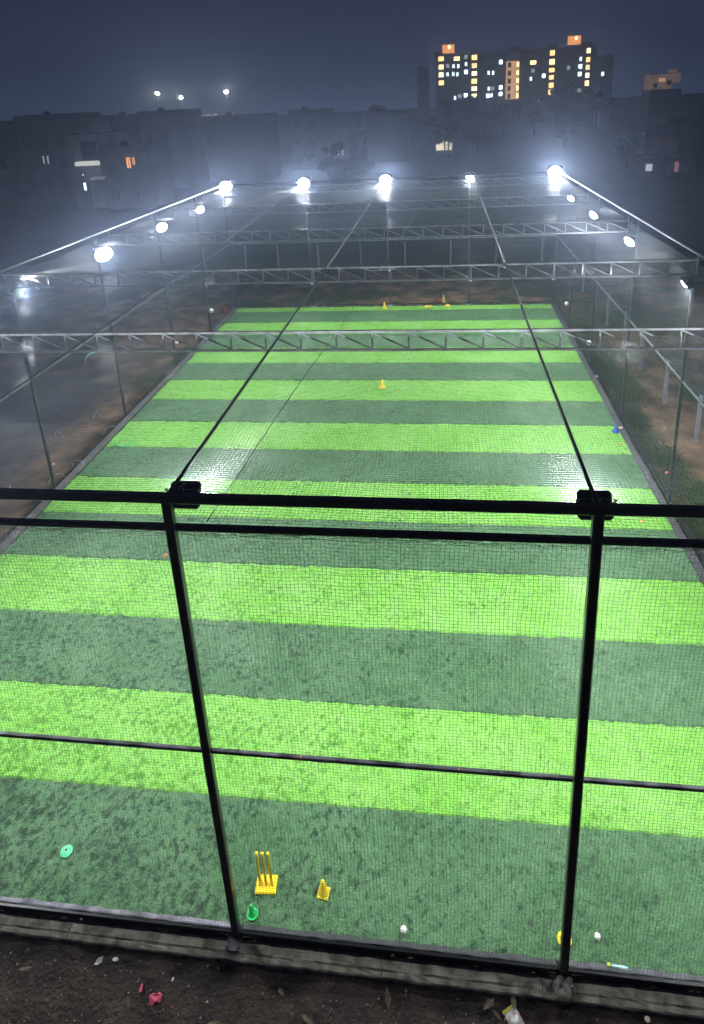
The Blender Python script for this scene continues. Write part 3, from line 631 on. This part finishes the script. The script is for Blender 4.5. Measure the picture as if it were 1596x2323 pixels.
# ------------------------------------------------------------------ litter and pebbles on the soil strip
def scrap(loc, pts, m_, label, rot=0, name="plastic_scrap", cat="scrap"):
    mb = MB(); n = len(pts); mb.add([(x, y, z + .004) for x, y, z in pts] + [(x, y, z) for x, y, z in pts] , [tuple(range(n)), tuple(range(n, 2 * n))[::-1]] + [(i, i + n, (i + 1) % n + n, (i + 1) % n) for i in range(n)])
    o = mb.build(name, m_); o.location = loc; o.rotation_euler = (0, 0, rot); return tag(o, label, cat)
scrap((7.30, -2.36, GZ + .03), [(-.05, -.01, .01), (.0, -.03, .02), (.05, -.005, .015), (.02, .02, .03), (-.03, .015, .02)], white_m, "thin white scrap on the soil closest to the kerb at the left")
scrap((7.08, -2.42, GZ + .04), [(-.05, -.03, .01), (.01, -.04, .03), (.05, .01, .02), (.05, .06, .05), (0, .03, .06), (-.03, .04, .02)], white_m, "torn white wrapper scrap on the dark soil, lower left")
scrap((7.80, -2.64, GZ + .04), [(-.02, -.05, .01), (.03, -.03, .02), (.02, .03, .04), (-.01, .055, .03)], pink_m, "small pink petal shaped scrap beside the larger pink one")
scrap((8.03, -2.72, GZ + .04), [(-.06, -.05, .01), (-.01, -.09, .01), (.03, -.05, .05), (.09, -.04, .02), (.10, .03, .05), (.04, .06, .03), (.02, .02, .07), (-.04, .04, .03), (-.08, .0, .05)], pink_m, "crumpled bright pink wrapper on the soil, lower left")
scrap((14.36, -2.30, GZ + .04), [(-.03, -.01, .01), (0, -.035, .01), (.035, -.015, .015), (.035, .02, .015), (0, .035, .012), (-.03, .018, .01)], beige_m, "flat beige pebble like scrap below the kerb on the right", name="flat_scrap")
scrap((8.19, -2.50, GZ + .04), [(-.012, -.02, .01), (.012, -.018, .01), (.014, .02, .02), (-.01, .02, .01)], white_m, "tiny white chip on the soil right of the pink scraps")
pk = empty("snack_packet", (12.66, -2.38, GZ + .05), (.10, -.05, math.radians(33))); tag(pk, "crumpled snack packet with a yellow crimped end at the bottom edge", "wrapper")
n1, n2 = 9, 12; pts = []; 
for j in range(n2 + 1):
    for i in range(n1 + 1):
        u = i / n1 - .5; v = j / n2; edge = abs(u) * 2
        pts.append((u * .17 * (1 + .05 * math.sin(5 * v)), -v * .26, .05 * (1 - edge ** 2) * math.sin(math.pi * min(1, v * 1.1 + .02)) + .012 * rnd.uniform(-1, 1) * (1 - edge) + .004))
fs = [(j * (n1 + 1) + i, (j + 1) * (n1 + 1) + i, (j + 1) * (n1 + 1) + i + 1, j * (n1 + 1) + i + 1) for j in range(n2) for i in range(n1)]
nf = len(pts); pts += [(x, y, -.004) for x, y, z in pts]; fs += [tuple(nf + k for k in f[::-1]) for f in fs]
MB().add(pts, fs).build("foil", packet_m, pk, True)
mb = MB()
for k in range(9): mb.box((-.082 + .0205 * k, .012 + .003 * math.sin(k * 2), .006 + .003 * (k % 2)), (.0215, .036, .008))
mb.build("crimped_end", lime_m if False else mat("packet_yellow", (.62, .60, .06), .35, 0, .2, 20), pk)
sc2 = empty("sweet_wrapper", (14.38, -2.44, GZ + .06), (.1, .1, math.radians(-22))); tag(sc2, "orange and red twisted sweet wrapper at the bottom right", "wrapper")
MB().tube([(0, -.10, 0), (0, -.03, .01), (0, .0, .015), (0, .03, .012)], [.03, .034, .02, .012], 8).build("foil", orange_m, sc2)
MB().tube([(0, .03, .012), (.004, .06, .016), (.01, .085, .01)], [.012, .026, .016], 7).build("twist", red_m, sc2)
# dry leaves
leafdry_m = mat("dry_leaf", (.085, .068, .035), .8, 0, .4, 30)
for k, (x, y, r_) in enumerate([(7.7, -2.82, .4), (8.9, -2.9, 1.9), (12.40, -2.36, 2.4), (12.5, -2.46, .9), (12.72, -2.31, 3.3), (11.1, -2.42, .2), (9.7, -2.5, 4.0), (6.1, -2.6, 2), (10.1, -2.75, 1.2)]):
    L_ = .07 + .02 * (k % 3)
    mb = MB(); mb.add([(0, -L_, 0), (L_ * .4, -L_ * .2, .02), (L_ * .25, L_ * .5, .012), (0, L_, .02), (-L_ * .3, L_ * .4, .02), (-L_ * .4, -L_ * .3, .004)], [(0, 1, 2), (0, 2, 3), (0, 3, 4), (0, 4, 5)])
    o = mb.build("dry_leaf", leafdry_m); o.location = (x, y, GZ + .07); o.rotation_euler = (.1, .1, r_)
    tag(o, ["dry leaf on the soil just left of the pink wrapper", "dry leaf at the bottom edge below the nearest left post", "dry leaf left of the snack packet, closest to the kerb", "dry leaf touching the left side of the snack packet", "dry leaf just above the snack packet", "dry leaf near the kerb left of the snack packet by some distance", "dry leaf on the soil right of the nearest left post", "dry leaf at the lower left near the frame edge", "dry leaf at the bottom edge in the middle of the soil"][k], "leaf", "dry leaves scattered on the soil")
def pebbles():
    VV = []; FF = []; off = 0
    base = np.array([(1, 0, 0), (-1, 0, 0), (0, 1, 0), (0, -1, 0), (0, 0, 1), (0, 0, -1)], float)
    f = np.array([(0, 2, 4), (2, 1, 4), (1, 3, 4), (3, 0, 4), (2, 0, 5), (1, 2, 5), (3, 1, 5), (0, 3, 5)])
    for k in range(9000):
        x = rnd.uniform(4, 17); y = -2.3 - rnd.random() ** .8 * 3.0; s = .004 + .018 * rnd.random() ** 4
        z = GZ + .02 + .08 * float(vnoise(x, y, .9)) + .05 * float(vnoise(x, y, .31)) + .025 * float(vnoise(x, y, .1))
        z = max(z, GZ - .03)
        v = base * (s * npr.uniform(.6, 1.3, (6, 1))) * np.array([1, npr.uniform(.6, 1.1), .6]); a = rnd.random() * 6.28
        R = np.array([[math.cos(a), -math.sin(a), 0], [math.sin(a), math.cos(a), 0], [0, 0, 1]])
        VV.append(v @ R.T + (x, y, z + s * .25)); FF.append(f + off); off += 6
    me = fast_mesh("pebbles", np.concatenate(VV), np.concatenate(FF), stone_m)
    o = bpy.data.objects.new("pebbles", me); COL.objects.link(o); tag(o, "pebbles and grit strewn over the dark soil by the kerb", "pebbles", kind='stuff')
pebbles()

# ------------------------------------------------------------------ concrete fence posts outside
t_ = MB(); t_.add([(-.06, -.06, -.1), (.06, -.06, -.1), (.06, .06, -.1), (-.06, .06, -.1), (-.05, -.05, 1.62), (.05, -.05, 1.62), (.05, .05, 1.62), (-.05, .05, 1.62), (-.03, -.03, 1.67), (.03, -.03, 1.67), (.03, .03, 1.67), (-.03, .03, 1.67)],
       [(3, 2, 1, 0)] + [(i, (i + 1) % 4, 4 + (i + 1) % 4, 4 + i) for i in range(4)] + [(4 + i, 4 + (i + 1) % 4, 8 + (i + 1) % 4, 8 + i) for i in range(4)] + [(8, 9, 10, 11)])
p0 = t_.build("concrete_post", concrete_p)
ord_ = ["nearest", "second", "third", "fourth", "fifth", "sixth", "seventh", "eighth"]
plist = [(20.15, 13.1), (20.08, 16.2), (20.1, 19.4), (20.15, 22.3), (20.05, 25.2), (20.1, 28.4), (20.1, 31.6), (20.1, 34.9)]
first = True
for i, (x, y) in enumerate(plist):
    o = p0 if first else p0.copy()
    if not first: COL.objects.link(o)
    first = False; o.location = (x, y, GZ); o.rotation_euler = (rnd.uniform(-.03, .03), rnd.uniform(-.03, .03), rnd.uniform(-.2, .2))
    tag(o, f"pale concrete post on the dirt right of the cage, {ord_[i]} one from the camera", "fence post", "concrete posts outside the cage")
for i, x in enumerate([-5.3, -2.2, .2, 3.2, 6.25, 9.35, 12.5, 15.6, 18.7]):
    o = p0.copy(); COL.objects.link(o); o.location = (x, 38.3, GZ); o.rotation_euler = (rnd.uniform(-.03, .03), rnd.uniform(-.03, .03), 0); o.scale = (1, 1, 1.15)
    tag(o, ("leftmost" if i == 0 else "rightmost" if i == 8 else ord_[i]) + (" pale concrete post in the row across the back" + ("" if i in (0, 8) else ", counted from the left")), "fence post", "concrete posts outside the cage")
o = p0.copy(); COL.objects.link(o); o.location = (-12.2, 25.9, GZ); o.scale = (1, 1, 1.25); tag(o, "lone pale concrete post in the yard at the far left", "fence post", "concrete posts outside the cage")

# ------------------------------------------------------------------ weeds
def leaf_cloud(n, pos_fn, size, flat=.5):
    VV = np.zeros((n * 3, 3)); 
    for k in range(n):
        c = np.array(pos_fn()); a = npr.normal(size=3); a /= np.linalg.norm(a); b2 = np.cross(a, npr.normal(size=3)); b2 /= np.linalg.norm(b2) + 1e-9
        s = size * npr.uniform(.5, 1.3); VV[3 * k] = c + a * s; VV[3 * k + 1] = c - a * s * .4 + b2 * s * .5; VV[3 * k + 2] = c - a * s * .4 - b2 * s * .5
    return VV, np.arange(n * 3).reshape(-1, 3)
patches = [(18.9, 24, 1.0, 2.5), (18.8, 20.5, .7, 1.5), (18.9, 17.5, .8, 2.0), (18.6, 14.6, .4, 1.5), (18.8, 11.5, .5, 1.6), (19.4, 9.2, .5, 1.0), (19.9, 27.5, 1.4, 2.0), (21.8, 21, 1.4, 3), (22, 15, 1.2, 3), (16, 33.5, 2.5, 1.6), (17.5, 31.2, 1.6, .8), (21, 10.5, 1, 1)]
def wp():
    x, y, a, b_ = patches[rnd.randrange(len(patches))]
    return (rnd.gauss(x, a * .5), rnd.gauss(y, b_ * .5), GZ + .02 + abs(rnd.gauss(0, .07)))
V_, F_ = leaf_cloud(42000, wp, .045); V_ = V_[:]; ok = (V_[:, 0].reshape(-1, 3).min(1) > 18.35) | (V_[:, 1].reshape(-1, 3).min(1) > 29.6); V_ = V_.reshape(-1, 3, 3)[ok].reshape(-1, 3); F_ = np.arange(len(V_)).reshape(-1, 3)
o = bpy.data.objects.new("weeds", fast_mesh("weeds", V_, F_, weed_m)); COL.objects.link(o); tag(o, "low green weeds in patches along the right side of the cage", "weeds", kind='stuff')

# ------------------------------------------------------------------ trees
def tree_proto(seed, h, w, nleaf):
    q = random.Random(seed); t = empty("broadleaf_tree")
    mb = MB(); mb.tube([(0, 0, -.2), (.05, 0, h * .25), (.1, .05, h * .5)], [.18, .13, .08], 7)
    cl = []
    for k in range(11):
        a = q.random() * 6.28; r = q.uniform(.15, 1) * w * .5; z = h * q.uniform(.42, .92); cl.append((r * math.cos(a), r * math.sin(a), z, q.uniform(.2, .38) * w * .55))
        mb.tube([(.06, .02, h * q.uniform(.22, .45)), (r * .5 * math.cos(a), r * .5 * math.sin(a), z * .8), (r * math.cos(a), r * math.sin(a), z)], [.06, .04, .015], 5)
    mb.build("trunk", bark_m, t)
    def pf():
        x, y, z, r = cl[q.randrange(len(cl))]; v = npr.normal(size=3); v /= np.linalg.norm(v); rr = r * (q.random() ** .4)
        return (x + v[0] * rr, y + v[1] * rr, z + v[2] * rr * .75)
    V_, F_ = leaf_cloud(nleaf, pf, .22); o = bpy.data.objects.new("crown", fast_mesh("crown", V_, F_, leaf_m)); COL.objects.link(o); o.parent = t
    return t
protos = [tree_proto(3, 5.5, 5, 2600), tree_proto(5, 4.2, 5.6, 2600), tree_proto(8, 6.8, 5, 2800)]
spots = []
q = random.Random(21)
for k in range(16):
    y = q.uniform(88, 155); x = q.uniform(-.55, .62) * (y + 8) + 12; spots.append((x, y))
spots += [(18 + 6.5 * i + q.uniform(-2, 2), 205 + q.uniform(-8, 8)) for i in range(7)] + [(-8 + 9 * i, 190 + q.uniform(-9, 9)) for i in range(3)]
spots.sort(key=lambda s_: (s_[0] - 11.9) / (s_[1] + 7.9))
ords = ["first", "second", "third", "fourth", "fifth", "sixth", "seventh", "eighth", "ninth", "tenth", "eleventh", "twelfth", "thirteenth", "fourteenth", "fifteenth", "sixteenth", "seventeenth", "eighteenth", "nineteenth", "twentieth", "twenty first", "twenty second", "twenty third", "twenty fourth", "twenty fifth", "twenty sixth", "twenty seventh", "twenty eighth"]
for i, (x, y) in enumerate(spots):
    pr_ = protos[i % 3]
    o = pr_ if i < 3 else copy_tree(pr_)
    sc = q.uniform(.75, 1.15) * (1.9 if y > 180 else 1); o.location = (x, y, GZ); o.rotation_euler = (0, 0, q.random() * 6.28); o.scale = (sc, sc, sc * q.uniform(.85, 1.1))
    tag(o, f"dark tree in the scrub beyond the cage, {ords[i]} from the left" + (", below the apartments" if y > 180 and x > 12 else ""), "tree", "dark trees beyond the pitch")

# ------------------------------------------------------------------ buildings
def window_mesh(w, h, depth=.12):
    return (w, h, depth)
def add_window(parent, x, y, z, w, h, m_, frame=None):
    """window on a face looking towards -Y at depth y"""
    f = MB(); t = .07
    for a, b_ in (((x - w / 2 - t, z), (t * 2, h + t * 4)), ((x + w / 2 + t, z), (t * 2, h + t * 4))): f.box((a[0], y - .05, a[1]), (b_[0], .1, b_[1]))
    f.box((x, y - .05, z + h / 2 + t), (w, .1, t * 2)); f.box((x, y - .07, z - h / 2 - t), (w, .14, t * 2)); f.box((x, y - .04, z), (.06, .05, h))
    fo = f.build("window", frame or roof_m, parent); p = MB(); p.box((x, y - .012, z), (w, .02, h)); p.build("pane", m_, fo)
def house(x0, x1, yf, z1, depth, wm, label, wins=(), group=None, extra=True, name="house"):
    t = empty(name, ((x0 + x1) / 2, yf + depth / 2, GZ)); tag(t, label, "house", group); off = -Vector(t.location)
    g_ = [MB().box(((x0 + x1) / 2, yf + depth / 2, (z1 + GZ) / 2 - .1), (x1 - x0, depth, z1 - GZ + .2)).build("wall", wm, t)]
    r = MB(); r.box(((x0 + x1) / 2, yf + depth / 2, z1 + .06), (x1 - x0 + .5, depth + .5, .16))
    for a in (x0 + .05, x1 - .05): r.box((a, yf + depth / 2, z1 + .5), (.14, depth, .7))
    for a in (yf + .07, yf + depth - .07): r.box(((x0 + x1) / 2, a, z1 + .5), (x1 - x0 - .26, .14, .7))
    rf = r.build("roof", roof_m, t)
    if extra: MB().lathe([(.55, 0), (.6, .1), (.6, .9), (.45, 1.1), (.15, 1.2)], 12, (x0 + (x1 - x0) * .3, yf + depth * .5, z1 + .15)).build("water_tank", housing_m, rf)
    for (x, z, w, h, m_) in wins: add_window(t, x, yf, z, w, h, m_)
    for fl in range(int(z1 // 3.1)):
        for wx in np.arange(x0 + 1.4, x1 - 1, 2.7):
            z = 1.7 + 3.1 * fl
            if all(abs(wx - a[0]) > 1.6 or abs(z - a[1]) > 1.5 for a in wins): add_window(t, float(wx), yf, z, 1.1, 1.2, dullglass_m, wm)
    for c in kids(t): c.location = off
    return t
gh = "low houses behind the pitch on the left"
house(-64, -54.5, 92, 10.6, 11, wall_ms[0], "grey block house at the far left edge of the houses", [(-56, 5.0, 1, 1.4, darkglass_m)], gh)
house(-51.5, -42.6, 90, 11.2, 10, wall_ms[0], "tall pale grey house, highest roof on the left", [(-39.8 - 8, 5.5, .3, 1.2, win_dim), (-47.1, 5.5, .3, 1.2, win_dim)], gh)
house(-41.8, -36.0, 98, 10.6, 9, wall_ms[2], "brownish house between two paler ones on the left", [], gh)
house(-34.6, -27.5, 96, 10.9, 9, wall_ms[0], "pale house behind the lit balcony on the left", [], gh)
house(-27.0, -16.5, 104, 9.6, 9, wall_ms[2], "long brown house with a flat roof left of centre", [], gh)
house(-15.5, -8.5, 118, 9.8, 9, wall_ms[0], "grey house left of centre in the haze", [], gh)
house(-2.5, 5.5, 128, 8.6, 9, wall_ms[2], "dark house right of the roof lit hut", [], gh)
house(-30.6, -24.2, 74, 6.8, 7, wall_ms[1], "low house with one small orange window on the left", [(-26.8, 5.6, .55, 1.3, win_orange), (-26.1, 5.8, .35, .9, win_orange)], gh)
# balcony house
t = empty("balcony_house", (-32.6, 78, GZ)); tag(t, "house with a pale framed balcony lit from below, left of the pitch", "house", gh); off = -Vector(t.location)
MB().box((-33, 79, 4.5), (5.6, 6, 9.3)).build("wall", wall_ms[3], t); rf = MB().box((-33, 79, 9.3), (6, 6.4, .2)).build("roof", roof_m, t); MB().box((-32, 78.2, 9.9), (2.0, 1.6, 1.1)).build("stair_head", wall_ms[3], rf)
fr = MB()
for x in (-34.5, -31.2): fr.bar((x, 75.1, 5.7), (x, 75.1, 8.9), .28)
fr.bar((-34.5, 75.1, 8.9), (-31.2, 75.1, 8.9), .25); fr.build("balcony_frame", wall_ms[3], t)
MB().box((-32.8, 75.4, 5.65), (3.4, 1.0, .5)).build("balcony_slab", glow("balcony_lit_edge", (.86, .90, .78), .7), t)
MB().box((-32.8, 75.95, 7.2), (2.2, .06, 2.4)).build("balcony_door", darkglass_m, t)
for x, z, w, h, m_ in [(-34.2, 2.7, .35, 1.0, win_cool), (-34.2, 4.2, .2, .2, win_cool)]: add_window(t, x, 76, z, w, h, m_)
for c in kids(t): c.location = off
# lit clutter beneath
t = empty("lit_awning", (-31, 73.5, 3.2)); tag(t, "small pale awning catching light below the balcony house", "awning")
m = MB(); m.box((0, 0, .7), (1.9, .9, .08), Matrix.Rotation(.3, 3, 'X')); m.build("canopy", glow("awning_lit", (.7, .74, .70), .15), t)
m = MB(); [m.bar((x, -.3, -3.4), (x, -.3, .6), .06) for x in (-.85, .85)]; m.build("awning_leg", roof_m, t)
# hut with lamps
t = empty("lamp_hut", (-10.8, 142, GZ)); tag(t, "low tan hut with a bright lamp on its wall behind the middle of the cage", "hut"); off = -Vector(t.location)
MB().box((-10.9, 143.5, 1.4), (4.9, 3, 3.2)).build("wall", wall_ms[1], t); MB().box((-10.9, 143.4, 3.1), (5.4, 3.6, .14)).build("roof", roof_m, t)
MB().box((-12.6, 141.96, 1.6), (1.3, .06, 2.2)).build("doorway", lit_tan, t)
for x in (-10.4, -9.4): MB().box((x, 141.95, 1.7), (.35, .06, 2.2)).build("shutter", win_dim, t)
MB().lathe([(.02, -.22), (.2, -.1), (.24, 0), (.2, .12), (.02, .2)], 10, (-12.7, 141.7, 2.75)).build("lamp", lit_bulb, t)
for c in kids(t): c.location = off
t = empty("yard_lamp", (-15.2, 141, GZ)); tag(t, "short yard lamp left of the tan hut", "lamp")
MB().tube([(0, 0, 0), (0, 0, 2.5)], .05, 6).build("pole", bracket_m, t); MB().lathe([(.02, 2.4), (.18, 2.5), (.2, 2.68), (.02, 2.85)], 10).build("lamp_globe", lit_bulb, t)
# lit shed
t = empty("lit_shed", (12.6, 140, GZ)); tag(t, "small shed with two bright cream openings behind the right of the cage", "shed"); off = -Vector(t.location)
MB().box((12.6, 141.6, 1.5), (3.9, 3, 3.2)).build("wall", wall_ms[1], t); MB().box((12.6, 141.6, 3.2), (4.4, 3.6, .14)).build("roof", roof_m, t)
for x, w in ((11.75, 1.6), (13.55, 1.3)): MB().box((x, 140.05, 1.75), (w, .08, 1.7)).build("opening", lit_shed, t)
MB().lathe([(.02, -.2), (.2, 0), (.02, .2)], 10, (14.1, 139.9, 2.9)).build("lamp", lit_bulb, t)
for c in kids(t): c.location = off
house(47.6, 53.2, 120, 2.9, 6, mat("red_wall", (.35, .12, .12), .85, 0, .2, 1), "low reddish building at the right behind the cage", [], None, False)
t = empty("ochre_house", (74.4, 204, GZ)); tag(t, "small ochre building dimly lit at its top storeys, at the upper right", "house"); off = -Vector(t.location)
MB().box((74.4, 204.4, 5.2), (8.4, 8, 10.8)).build("wall", wall_ms[2], t)
och = mat("ochre_wall_glow", (.42, .30, .19), .85, 0, col2=(.10, .07, .05), scale=.35, emit=(.62, .40, .26), estr=.24)  # light on the facade put in as a glow of the wall
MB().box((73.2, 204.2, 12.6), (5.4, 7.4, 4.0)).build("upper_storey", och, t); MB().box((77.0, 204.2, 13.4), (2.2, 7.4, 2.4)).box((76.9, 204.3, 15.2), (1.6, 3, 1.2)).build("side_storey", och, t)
MB().box((74.6, 204.3, 14.7), (8.6, 7.9, .2)).build("roof", roof_m, t); MB().tube([(78.2, 201, 14.6), (78.2, 201, 18.2)], .12, 6).build("aerial", bracket_m, t)
add_window(t, 73.2, 200.5, 13.1, 1.8, 1.1, lit_tan); add_window(t, 71.6, 200.5, 11.6, .8, 1.0, dullglass_m); add_window(t, 75.2, 200.5, 12.2, .8, 1.0, dullglass_m)
for c in kids(t): c.location = off
t = empty("small_kiosk", (39, 86.5, GZ)); tag(t, "tiny pale square kiosk window among the dark scrub at the right", "kiosk")
MB().box((0, 1, 1.2), (2.4, 2, 2.6)).build("wall", wall_ms[0], t); MB().box((0, -.03, 1.3), (.8, .05, .9)).build("opening", win_dim, t)
t = empty("small_kiosk", (43.5, 87, GZ)); tag(t, "dim reddish lit kiosk at the far right in the scrub", "kiosk")
MB().box((0, 1, 1.2), (3.2, 2, 2.6)).build("wall", wall_ms[2], t); MB().box((-.9, -.03, 1.2), (.5, .05, 1.3)).build("opening", glow("dim_red", (.8, .35, .3), .3), t)

# apartment tower
warm_set = [win_warm, glow('lit_window_amber', (1.0, .62, .22), 3.4), glow('lit_window_cream', (1.0, .82, .46), 4.2), glow('lit_window_soft', (1.0, .70, .32), 2.6)]
tw = empty("apartment_block", (36.5, 246, GZ)); tag(tw, "wide dark apartment block with columns of warm lit stair windows at the upper right", "building")
Y = 240.0; off = -Vector(tw.location)
MB().box((37.2, Y + 8, 12.6), (53.2, 14, 25.4)).build("wall", towerw_m, tw)
for x0, x1 in ((13.6, 21.8), (25.2, 33.3), (40.2, 47.6), (51.2, 59.2)):
    MB().box(((x0 + x1) / 2, Y + .6, 12.0), (x1 - x0, 1.2, 24.4)).build("wall_bay", towerw_m, tw)
MB().box((6.0, Y + 9, 11.0), (4.2, 12, 22.4)).build("wing", towerp_m, tw); MB().box((68.0, Y + 9, 11.2), (3.4, 12, 22.4)).build("wing", towerp_m, tw)
rf = MB().box((37.2, Y + 7, 25.4), (54.5, 15.5, .3)).build("roof", roof_m, tw)
for x in (11.6, 24.2, 37.3, 50, 61.6): MB().box((x, Y + 7.5, 26.2), (3.6, 4, 1.4)).build("stair_head", towerw_m, rf)
for x0, x1, z in ((12.8, 16.9, 26.8), (55.2, 59.0, 27.0)):
    MB().box(((x0 + x1) / 2, Y + 6, z + .8), (x1 - x0, 3, 2.6)).build("tank_room", glow("tank_room_lit", (1.0, .40, .10), 1.5), tw)
    MB().box(((x0 + x1) / 2, Y + 6, z + 2.2), (x1 - x0 + .6, 3.6, .2)).build("tank_roof", roof_m, tw)
    MB().lathe([(.02, -.5), (.5, 0), (.1, .7)], 10, ((x0 + x1) / 2 + .3, Y + 4.2, z + 1.2)).build("roof_lamp", glow("roof_lamp_warm", (1.0, .74, .35), 5), tw)
cols = [(12.3, (24.3, 21.7, 19.2, 16.6), 1.7), (23.55, (24.1, 21.5, 19.0, 16.5, 14.1, 11.6), 1.8), (49.3, (24.0, 21.2, 18.6, 16.3, 13.8, 11.6), 1.7), (61.0, (24.0, 21.2, 18.8, 16.3, 13.8), 1.25)]
for x, zs, w in cols:
    for z in zs: add_window(tw, x, Y + 1.0, z, w * rnd.uniform(.86, 1.05), 1.55 * rnd.uniform(.85, 1.08), warm_set[rnd.randrange(4)])
MB().box((36.35, Y + .7, 16.1), (4.3, 1.0, 12.2)).build("stair_tower", glow("stair_tower_lit", (.90, .50, .22), 1.0), tw)
MB().box((36.35, Y + .7, 23.8), (4.3, 1.0, 2.6)).build("stair_tower", towerp_m, tw)
for z in (21.0, 18.4, 15.9, 13.5, 11.0):
    add_window(tw, 35.25, Y + .19, z, .85, 1.3, darkglass_m); add_window(tw, 38.0, Y + .19, z, .8, 1.5, win_warm)
for x, z, c in [(17.6, 24.0, 'y'), (20.7, 24.4, 'd'), (20.7, 22.1, 'w'), (20.7, 19.6, 'W'), (14.6, 21.9, 'd'), (16.5, 21.7, 'w'), (18.1, 21.6, 'w'), (14.5, 19.2, 'w'), (16.4, 19.2, 'w'), (17.8, 19.0, 'w'), (28.3, 18.9, 'w'), (29.8, 18.8, 'w'), (32.3, 22.1, 'W'), (28.4, 13.8, 'w'), (29.7, 13.8, 'd'), (28.2, 11.5, 'W'), (29.4, 11.6, 'w'), (32.4, 14.0, 'W'), (32.4, 11.9, 'W'), (20.6, 12.1, 'W'), (43.0, 21.3, 'y'), (42.4, 16.2, 'w'), (43.0, 18.7, 'd'), (46.6, 16.9, 'W'), (17.0, 11.4, 'w'), (18.6, 11.9, 'd'), (54.6, 19.0, 'd'), (58.4, 21.5, 'w'), (58.4, 19.2, 'W'), (58.3, 16.8, 'W'), (58.5, 11.6, 'd')]:
    m_ = {'y': win_warm, 'w': win_cool, 'W': glow("window_bright_cool", (.75, .93, 1.0), 8) if "window_bright_cool" not in bpy.data.materials else bpy.data.materials["window_bright_cool"], 'd': win_dim}[c]
    w = {'y': 1.9, 'w': .75, 'W': 1.05, 'd': 1.1}[c]; add_window(tw, x, Y + .0, z, w, 1.25, m_)
add_window(tw, 66.4, Y + 3, 16.5, .9, 1.3, win_cool)
for x in np.arange(14.5, 60, 3.05):
    for z in (24, 21.5, 19, 16.5, 14, 11.6, 9):
        x_ = float(x)
        if any(abs(x_ - k.bound_box[0][0]) < 1.8 and abs(z - k.bound_box[0][2]) < 2.2 for k in [c for c in kids(tw) if c.name.startswith("window")][:70]): continue
        inbay = any(a < x_ - .8 and x_ + .8 < b_ for a, b_ in ((13.6, 21.8), (25.2, 33.3), (40.2, 47.6), (51.2, 59.2)))
        if inbay: add_window(tw, x_, Y, z, 1.2, 1.2, darkglass_m)
for c in kids(tw): c.location = off
# mast lights beyond the houses
for x, z, lab, s in ((-61.3, 16.2, "left one of three tall mast lamps above the far roofs", 1), (-55.0, 14.9, "middle and lowest of three tall mast lamps above the far roofs", .8), (-42.7, 15.6, "right one of three tall mast lamps, standing apart and brightest", 1.1)):
    t = empty("mast_lamp", (x, 170, GZ)); tag(t, lab, "mast lamp", "mast lamps above the far roofs")
    MB().tube([(0, 0, 0), (0, 0, z)], [.16, .09], 8).build("mast", bracket_m, t); MB().box((0, 0, z + .1), (1.2, .3, .12)).build("cross_arm", bracket_m, t)
    MB().lathe([(.02, -.3), (.45 * s, -.1), (.5 * s, .1), (.1, .4)], 12, (0, -.3, z + .35)).build("lamp_head", lit_mast, t)
    L_ = bpy.data.lights.new("mast_light", 'POINT'); L_.energy = 900 * s; L_.color = (1, .93, .68); L_.shadow_soft_size = .5; lo = bpy.data.objects.new("mast_light", L_); COL.objects.link(lo); lo.parent = t; lo.location = (0, -1.0, z + .3)
# lit parapet strip on a far roof
t = empty("far_hall", (-64, 151, GZ)); tag(t, "far flat roofed hall with a thin lit strip along its roof edge", "building")
MB().box((0, 5, 5.4), (9, 8, 11)).build("wall", wall_ms[0], t); MB().box((0, .9, 11.3), (6.6, .1, .5)).build("roof_light_strip", glow("strip_lit", (.9, .82, .72), .35), t)
t = empty("far_hall", (-44.5, 150, GZ)); tag(t, "long far hall with small warm lamps along its roof", "building")
MB().box((0, 5, 5.0), (26, 8, 10.3)).build("wall", wall_ms[2], t)
for x in (-10, -7.2, 2.6, 4.2, 8.1): MB().box((x, .9, 10.6), (1.2, .12, .3)).build("roof_lamp", glow("roof_lamp_small", (.9, .78, .66), .5), t)

# ------------------------------------------------------------------ air
m = bpy.data.materials.new("night_haze"); m.use_nodes = True; n = m.node_tree; n.nodes.clear(); oo = n.nodes.new("ShaderNodeOutputMaterial"); pv = n.nodes.new("ShaderNodeVolumePrincipled")
pv.inputs['Color'].default_value = (.56, .69, 1.0, 1); pv.inputs['Density'].default_value = HAZE_DENSITY; pv.inputs['Anisotropy'].default_value = .86
n.links.new(pv.outputs[0], oo.inputs['Volume'])
b = MB(); b.box((10, 130, 15.8), (300, 320, 34.4)); hz = b.build("haze", m); tag(hz, "thin night haze", kind='stuff')
